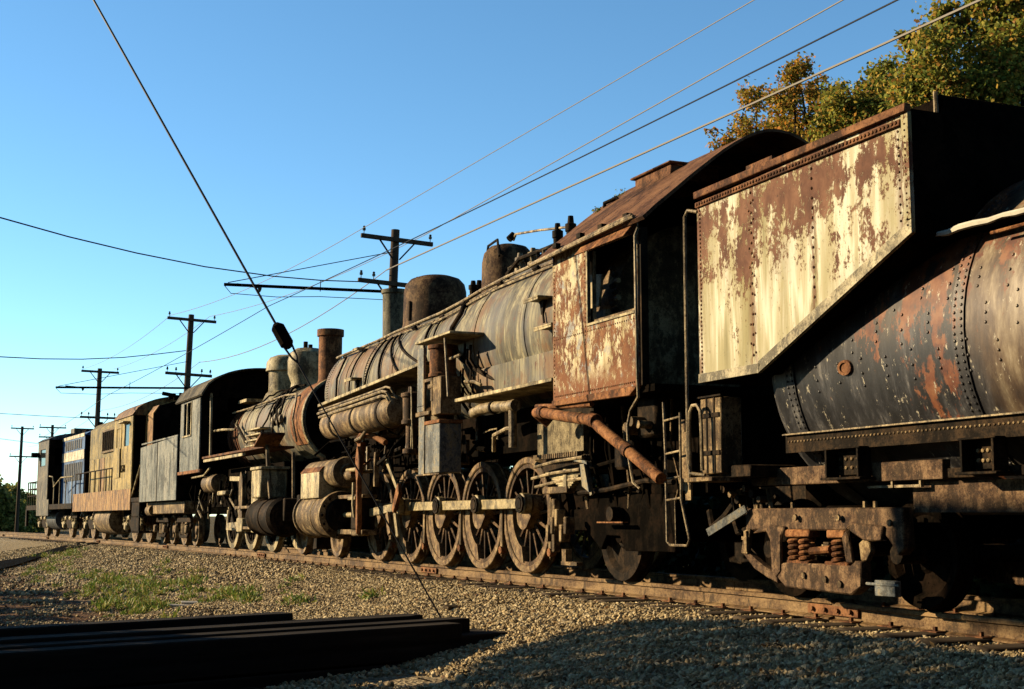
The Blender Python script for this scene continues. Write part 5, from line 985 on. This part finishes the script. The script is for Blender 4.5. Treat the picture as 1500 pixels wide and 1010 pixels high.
sd=gd.cross(Vector((0,1,0))).normalized()*.05; MB().tube([z0(p-gd*.12+sd),z0(p-gd*.3+sd*.6),z0(p-gd*.38)],.012,6).build('cable_loop',M_CABLE,GW); MB().tube([z0(p-gd*.12-sd),z0(p-gd*.3-sd*.6),z0(p-gd*.38)],.012,6).build('cable_loop',M_CABLE,GW)
# ------------------------------------------------------------------ trees, shrubs
t=NT('tree_bark'); M_BARK=t.fin(t.cramp(t.noise(6,5,.7,(1,1,.2)),[(.3,(.03,.024,.017)),(.7,(.10,.08,.058))]),.9,0,t.noise(12,5,.7),.5,.02,.2)
AUT=[(0,(.12,.16,.03)),(.3,(.22,.25,.045)),(.6,(.40,.34,.06)),(.8,(.55,.38,.07)),(.92,(.55,.26,.05)),(1,(.32,.13,.04))]
GRN=[(0,(.03,.045,.01)),(.4,(.06,.08,.018)),(.75,(.10,.12,.03)),(1,(.16,.15,.04))]
M_AUT=m_leaf('autumn_leaves',[(p,(c[0]*1.45,c[1]*1.5,c[2]*1.4)) for p,c in AUT],.45); M_AUT2=m_leaf('brown_autumn_leaves',[(p,(c[0]*1.75,c[1]*1.3,c[2]*1.1)) for p,c in AUT],.45); M_GRN=m_leaf('dark_green_leaves',GRN,.2)
def tree(name,label,cat,base,blobs,mat,leaf=.085,per=1.0,group=None,trunk=.16,seed=0,twigs=True):
    r=random.Random(seed); rt=root(name,label,cat,tuple(base),0,0,group); V,F=[],[]; tr=MB()
    tops=max(b[2] for b in blobs); cx=sum(b[0] for b in blobs)/len(blobs); cy=sum(b[1] for b in blobs)/len(blobs)
    fork=Vector((cx*.25,cy*.25,tops*.35)); tr.tube([(0,0,-.2),(.03,.02,tops*.18),fork],[trunk,trunk*.8,trunk*.6],9)
    for (x,y,z,R_) in blobs:
        c=Vector((x,y,z)); md=fork.lerp(c,.5)+Vector((r.gauss(0,.15),r.gauss(0,.15),.1)); tr.tube([fork,md,c],[trunk*.5,trunk*.32,trunk*.12],7)
        nt_=max(8,int(16*R_)); cl=[]
        for k in range(nt_):
            d=Vector((r.gauss(0,1),r.gauss(0,1),r.gauss(.15,1))).normalized(); q=c+d*R_*r.uniform(.45,1.08); cl.append(q); 
            if twigs: tr.tube([c+d*R_*.1,c+d*R_*.4+Vector((0,0,.05)),q],[trunk*.1,trunk*.06,.004],5)
        for q in cl:
            cr=R_*r.uniform(.30,.55)
            for k in range(int(per*260*(cr/.3)**1.7)+10):
                o=Vector((r.gauss(0,1),r.gauss(0,1),r.gauss(0,.8)))*cr*.55; s_=leaf*r.uniform(.6,1.3)
                d=Vector((r.gauss(0,1),r.gauss(0,1),r.gauss(-.4,.8))).normalized()*s_
                leaf_quad(V,F,q+o,d,s_*.32,Vector((r.gauss(0,1),r.gauss(0,1),r.gauss(0,1))).normalized())
    tr.build('trunk',M_BARK,rt); me=bpy.data.meshes.new('crown'); me.from_pydata(V,[],F); me.materials.append(mat); put('crown',me,rt,kind='stuff'); return rt
def pix_blobs(base,L_):
    out=[]
    for (px,py,rp,Y) in L_:
        p=pix_at_y(px,py,Y); out.append((p.x-base.x,p.y-base.y,p.z-base.z,rp*1.2*math.hypot(p.x,p.y)/2000))
    return out
def gbase(px,Y): p=pix_at_y(px,400,Y); return Vector((p.x,p.y,ground(p.x,p.y)))
b=gbase(1095,24); tree('tree','small loose brownish tree above the cab roof edge, leftmost of the trees','tree',b,pix_blobs(b,[(1088,165,26,24),(1063,200,20,23.5),(1120,195,26,24.5),(1095,225,30,24),(1108,140,15,24)]),M_AUT2,.085,.75,'autumn trees behind the tender',.12,1)
b=gbase(1190,22); tree('tree','rusty orange tree with a pointed top over the arched cab roof','tree',b,pix_blobs(b,[(1172,120,22,22),(1165,160,34,22),(1205,140,22,22.5),(1215,180,38,22),(1190,220,46,22.5),(1140,190,28,23)]),M_AUT2,.085,1.3,'autumn trees behind the tender',.15,2)
b=gbase(1270,20); tree('tree','yellow-green tree in the dip between the orange tree and the tall one','tree',b,pix_blobs(b,[(1255,150,30,20),(1290,135,26,20.3),(1275,185,45,20),(1320,165,36,20.5),(1240,205,40,21),(1225,165,24,21),(1305,118,26,20)]),M_AUT,.085,1.5,'autumn trees behind the tender',.15,3)
b=gbase(1400,17.5); tree('tree','tallest autumn tree filling the top right corner above the tender','tree',b,pix_blobs(b,[(1385,110,52,17.5),(1420,50,40,17.8),(1440,-5,36,17.5),(1475,70,46,17.3),(1345,140,42,18),(1330,58,13,18),(1400,165,55,17.5),(1470,140,52,17),(1510,20,50,17),(1385,25,16,17.9),(1530,110,55,17)]),M_AUT,.09,1.5,'autumn trees behind the tender',.22,4)
# shrubs behind the train
for k,(X_,s_,h) in enumerate(((11.6,7.5,2.0),(11.9,9.2,2.4),(11.4,11.0,2.2),(11.9,12.9,2.6),(11.6,14.9,2.3),(12.0,17.2,2.6),(11.8,19.8,2.4),(12.1,22.8,2.7),(11.6,26.5,2.5),(11.2,31,2.6),(11,36,2.4),(10.6,41.5,2.4))):
    lbl=['out beyond the rear end of the tank','behind the tender truck','behind the gap between tender and cab','behind the trailing wheel under the cab','behind the firebox','behind the rearmost driving wheels','behind the middle driving wheels','behind the front driving wheels','behind the cylinders','behind the smaller locomotive','behind the grey-green tender','behind the yellow diesel'][k]
    tree('shrub','dark leafy shrub '+lbl,'shrub',Vector((X_,s_,ground(X_,s_))),[(random.gauss(0,.3),-.7,h*.55,h*.42),(0,.5,h*.6,h*.42),(random.gauss(0,.3),1.1,h*.45,h*.38),(-.3,-.1,h*.32,h*.36),(0,-1.2,h*.4,h*.36)],M_GRN,.15,.3,'shrubs behind the train',.07,20+k,False)
b=pix_at_y(1017,840,10.9); b.x=8.9; b.z=ground(b.x,b.y); tree('weed_clump','sunlit green weed clump under the gap between tender and locomotive','weeds',b,[(0,0,.18,.16),(.15,.2,.15,.14),(-.1,-.15,.14,.13)],M_WEED,.045,2,None,.012,40,False)
M_OLIVE=m_leaf('olive_leaves',[(p_,(c_[0]*5,c_[1]*4,c_[2]*4)) for p_,c_ in GRN],.35)
# far trees at the left edge
for k,(px,Y,h,w) in enumerate(((-45,150,5.6,4),(-12,140,5.2,3.8),(12,150,4.9,3.6),(34,155,4.2,3.2),(-70,130,5.6,4),(52,160,3.6,2.8))):
    p=pix_at_y(px,760,Y); p.z=rail_z(Y)-.75
    tree('tree',['pale round tree beyond the left edge','tallest olive tree at the far left edge','yellowish olive tree left of the leftmost pole','dark low tree just right of the leftmost pole','dark tree outside the left edge','low bushy tree beyond the end of the blue diesel'][k],'tree',p,[(0,0,h*.5,w*.5),(-w*.35,0,h*.4,w*.4),(w*.35,.3,h*.4,w*.42),(0,0,h*.75,w*.34),(w*.2,0,h*.25,w*.45),(-w*.3,0,h*.22,w*.45)],M_OLIVE,  .42,.10,'distant trees at left',.16,60+k,False)
# dry grass at far left
V,F=[],[]
for k in range(9000):
    px=random.uniform(-60,150); Y=random.uniform(75,150); p=pix_at_y(px,770,Y); p.x-=random.uniform(0,6); o=p.x-rail_x(min(Y,110))
    if o>-1.6: p.x=rail_x(Y)-1.6-random.uniform(0,8)
    p.z=ground(p.x,p.y)-.02; h=random.uniform(.2,.6); leaf_quad(V,F,p,Vector((random.gauss(0,.15),random.gauss(0,.15),h)),.03,Vector((random.gauss(0,1),random.gauss(0,1),.1)).normalized())
me=bpy.data.meshes.new('dry_grass'); me.from_pydata(V,[],F); me.materials.append(m_leaf('dry_grass_blades',[(0,(.12,.09,.03)),(.5,(.22,.16,.06)),(1,(.32,.25,.12))],.25)); tag(put('dry_grass',me),'dry tan grass beyond the end of the train at left','grass',kind='stuff')
# ------------------------------------------------------------------ foreground timber stack (in shade)
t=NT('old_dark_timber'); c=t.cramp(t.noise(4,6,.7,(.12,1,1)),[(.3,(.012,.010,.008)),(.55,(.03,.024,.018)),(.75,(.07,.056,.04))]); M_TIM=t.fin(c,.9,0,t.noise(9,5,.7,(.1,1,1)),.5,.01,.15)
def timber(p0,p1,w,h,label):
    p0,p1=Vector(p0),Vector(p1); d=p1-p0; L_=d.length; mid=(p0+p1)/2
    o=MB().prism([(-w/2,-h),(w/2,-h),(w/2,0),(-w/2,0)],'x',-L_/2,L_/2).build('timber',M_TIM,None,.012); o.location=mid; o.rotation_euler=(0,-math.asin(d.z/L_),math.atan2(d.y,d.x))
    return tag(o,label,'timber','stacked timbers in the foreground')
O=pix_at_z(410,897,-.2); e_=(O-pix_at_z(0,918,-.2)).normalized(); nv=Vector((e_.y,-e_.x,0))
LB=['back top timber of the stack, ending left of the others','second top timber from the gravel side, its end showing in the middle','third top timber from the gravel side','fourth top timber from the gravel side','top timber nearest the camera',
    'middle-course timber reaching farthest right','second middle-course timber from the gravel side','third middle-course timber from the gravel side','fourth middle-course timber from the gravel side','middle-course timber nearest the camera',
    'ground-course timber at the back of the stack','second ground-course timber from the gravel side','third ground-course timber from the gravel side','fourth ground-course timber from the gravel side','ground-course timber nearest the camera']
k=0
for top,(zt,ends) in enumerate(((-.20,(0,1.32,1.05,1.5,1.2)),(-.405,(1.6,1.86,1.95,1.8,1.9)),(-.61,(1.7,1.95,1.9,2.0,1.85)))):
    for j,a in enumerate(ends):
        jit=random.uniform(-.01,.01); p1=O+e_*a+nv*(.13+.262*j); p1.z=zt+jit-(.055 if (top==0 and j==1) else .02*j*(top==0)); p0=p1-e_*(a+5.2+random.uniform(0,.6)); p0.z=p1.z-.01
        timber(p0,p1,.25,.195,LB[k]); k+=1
# scrap on the slope
def scrap(px,py,L_,w,h,rz,mat,label,cat):
    p=pix_ground(px,py); o=MB().prism([(-w/2,0),(w/2,.01),(w*.4,h),(-w*.45,h*.8)],'x',-L_/2,L_/2).build('board_scrap',mat,None,.004); o.location=p+Vector((0,0,.005)); o.rotation_euler=(.1,.05,rz); return tag(o,label,cat)
M_WSCR=m_flat('bleached_board',(.62,.58,.5),.7,.35,8)
scrap(292,886,.55,.10,.035,-.15,M_WSCR,'bleached white board lying in the weeds','board'); scrap(268,890,.4,.06,.03,-.3,M_WSCR,'thin bleached stick beside the white board','stick'); scrap(665,894,.3,.09,.05,.5,MAT['tanrust'],'brown wood chunk on the gravel near the guy wire','wood'); scrap(1218,908,.14,.12,.09,.1,MAT['cream'],'pale block beside the rail joint','block')
# ------------------------------------------------------------------ added tree outside the frame at left; crown shaped to throw gravel shade
SUNH=Vector((SDX,SDY,0)).normalized(); SUNP=Vector((SUNH.y,-SUNH.x,0)); TE=math.tan(SUN_EL)
def inside(poly,x,y):
    c=False; n=len(poly)
    for i in range(n):
        (x0,y0),(x1,y1)=poly[i],poly[i-1]
        if (y0>y)!=(y1>y) and x<(x1-x0)*(y-y0)/(y1-y0)+x0: c=not c
    return c
V0=14
def pl(p): p=Vector(p); d=V0-p.dot(SUNH); return (p.dot(SUNP),p.z+d*TE)
def plx(px,py,X_): d=pix_ray(px,py); t_=X_/d.x; return pl((X_,d.y*t_,CAM_H+d.z*t_))
eg=[pl(pix_ground(*p)) for p in ((690,1000),(720,970),(780,950),(850,927),(925,914),(1000,910),(1100,915),(1200,926),(1350,946),(1500,969),(1640,1000))]
lo_=eg[-1]; lower=[(lo_[0]-4,1.6),(eg[0][0]-.6,1.6)]+eg+[(lo_[0]-4,lo_[1]-.2)]
u0,u1,u2,u3=plx(1338,885,6.85),plx(1338,735,6.85),plx(1420,742,6.85),plx(1560,745,6.85); b3=plx(1560,890,6.85); upper=[u0,u1,u2,u3,(u3[0]-3,u3[1]),(b3[0]-3,b3[1]),b3]
TIERS=[(lower,12000),(upper,4500)]
bw=eg[-1][0]; tb=SUNH*V0+SUNP*bw; tb.z=ground(tb.x,tb.y)
SH=root('tree','broad leafy tree out of frame at left that shades the gravel','tree',tuple(tb)); V,F=[],[]; tr=MB(); tr.tube([(0,0,-.2),(0,0,1.5),(.05,.05,3.6),(0,0,5.6)],[.2,.17,.13,.05],9); r=random.Random(77)
for poly,n in TIERS:
    ws=[p[0] for p in poly]; zs=[p[1] for p in poly]; k=0
    while k<n:
        w=r.uniform(min(ws),max(ws)); z=r.uniform(min(zs),max(zs))
        if not inside(poly,w,z): continue
        k+=1; dv=r.uniform(-1.4,1.4); p=SUNH*(V0+dv)+SUNP*w; p.z=z+dv*TE; d=Vector((r.gauss(0,1),r.gauss(0,1),r.gauss(0,1))).normalized()*.2
        leaf_quad(V,F,p-tb-d*.5,d,.06,Vector((r.gauss(0,1),r.gauss(0,1),r.gauss(0,1))).normalized())
    for k in range(10):
        w=r.uniform(min(ws)+.6,max(ws)-.6); z=(min(zs)+max(zs))/2; p=SUNH*V0+SUNP*w; p.z=z; q=p-tb; tr.tube([(0,0,q.z-.8 if q.z<4.4 else 4.0),tuple(q*.5+Vector((0,0,q.z*.42))),tuple(q)],[.09,.05,.015],6)
tr.build('trunk',M_BARK,SH); me=bpy.data.meshes.new('crown'); me.from_pydata(V,[],F); me.materials.append(M_GRN); put('crown',me,SH,kind='stuff')  # trunk and crown of the added shade-casting tree
for k,(x,y,h) in enumerate(((-.15,24.6,1.3),(-.2,27.0,1.5),(-.3,22.2,1.1),(-.5,30.0,1.5))):  # unseen shrubs added to throw streaky shade across the dirt
    tree('shrub',['low shrub out of frame beside the dirt road, third from the camera','taller shrub out of frame beside the dirt road','lowest shrub out of frame nearest the timber stack','far shrub out of frame at left of the dirt road'][k],'shrub',Vector((x,y,ground(x,y))),[(0,0,h*.6,h*.4),(.1,.5,h*.5,h*.4),(-.1,-.5,h*.45,h*.4)],M_GRN,.09,.6,'shrubs by the dirt road',.04,90+k,False)
# unseen trees added behind the photographer to block sky fill
for k,(x,y,h,w) in enumerate(((-9,-3,10,5),(-6,-9,11,5.5),(-1,-12,11,5.5),(4.5,-13,12,6),(10,-13,12,6),(16,-12,12,6),(22,-9,11,5.5),(-11,3,9,4.5))):
    tree('tree',['broad tree behind the photographer at left','leaning tree behind the photographer, second from left','round tree straight behind the photographer','tall tree behind the photographer, right of the round one','tall tree behind the tender end','thick tree beyond the tender end','far right tree out of frame beyond the tender','low tree far left of the photographer'][k],'tree',Vector((x,y,ground(x,y))),[(0,0,h*.5,w*.5),(-w*.35,0,h*.38,w*.4),(w*.35,.3,h*.4,w*.42),(0,0,h*.78,w*.38),(w*.25,0,h*.2,w*.42),(-w*.3,0,h*.18,w*.42),(w*.3,0,h*.62,w*.35),(-w*.3,0,h*.62,w*.35)],M_GRN,.5,.09,'trees behind the photographer',.25,120+k,False)
(lx_,ly_,lz_),lth,_=frame(13,25)
for k,(a_,b_,c_) in enumerate(((-.92,-4.95,4.10),(-.62,-5.02,4.33))):
    p=Vector((lx_+a_*math.cos(lth)-b_*math.sin(lth),ly_+a_*math.sin(lth)+b_*math.cos(lth),lz_+c_)); tree('weed_clump',['dry weed sprouting from the lower front edge of the near cab roof','dry weed sprouting higher on the front edge of the near cab roof'][k],'weeds',p,[(0,0,.14,.10),(.05,.12,.10,.08)],M_WEED,.035,.35,None,.008,200+k,True)
# dark strip painting in a shadow band up to the track at far left
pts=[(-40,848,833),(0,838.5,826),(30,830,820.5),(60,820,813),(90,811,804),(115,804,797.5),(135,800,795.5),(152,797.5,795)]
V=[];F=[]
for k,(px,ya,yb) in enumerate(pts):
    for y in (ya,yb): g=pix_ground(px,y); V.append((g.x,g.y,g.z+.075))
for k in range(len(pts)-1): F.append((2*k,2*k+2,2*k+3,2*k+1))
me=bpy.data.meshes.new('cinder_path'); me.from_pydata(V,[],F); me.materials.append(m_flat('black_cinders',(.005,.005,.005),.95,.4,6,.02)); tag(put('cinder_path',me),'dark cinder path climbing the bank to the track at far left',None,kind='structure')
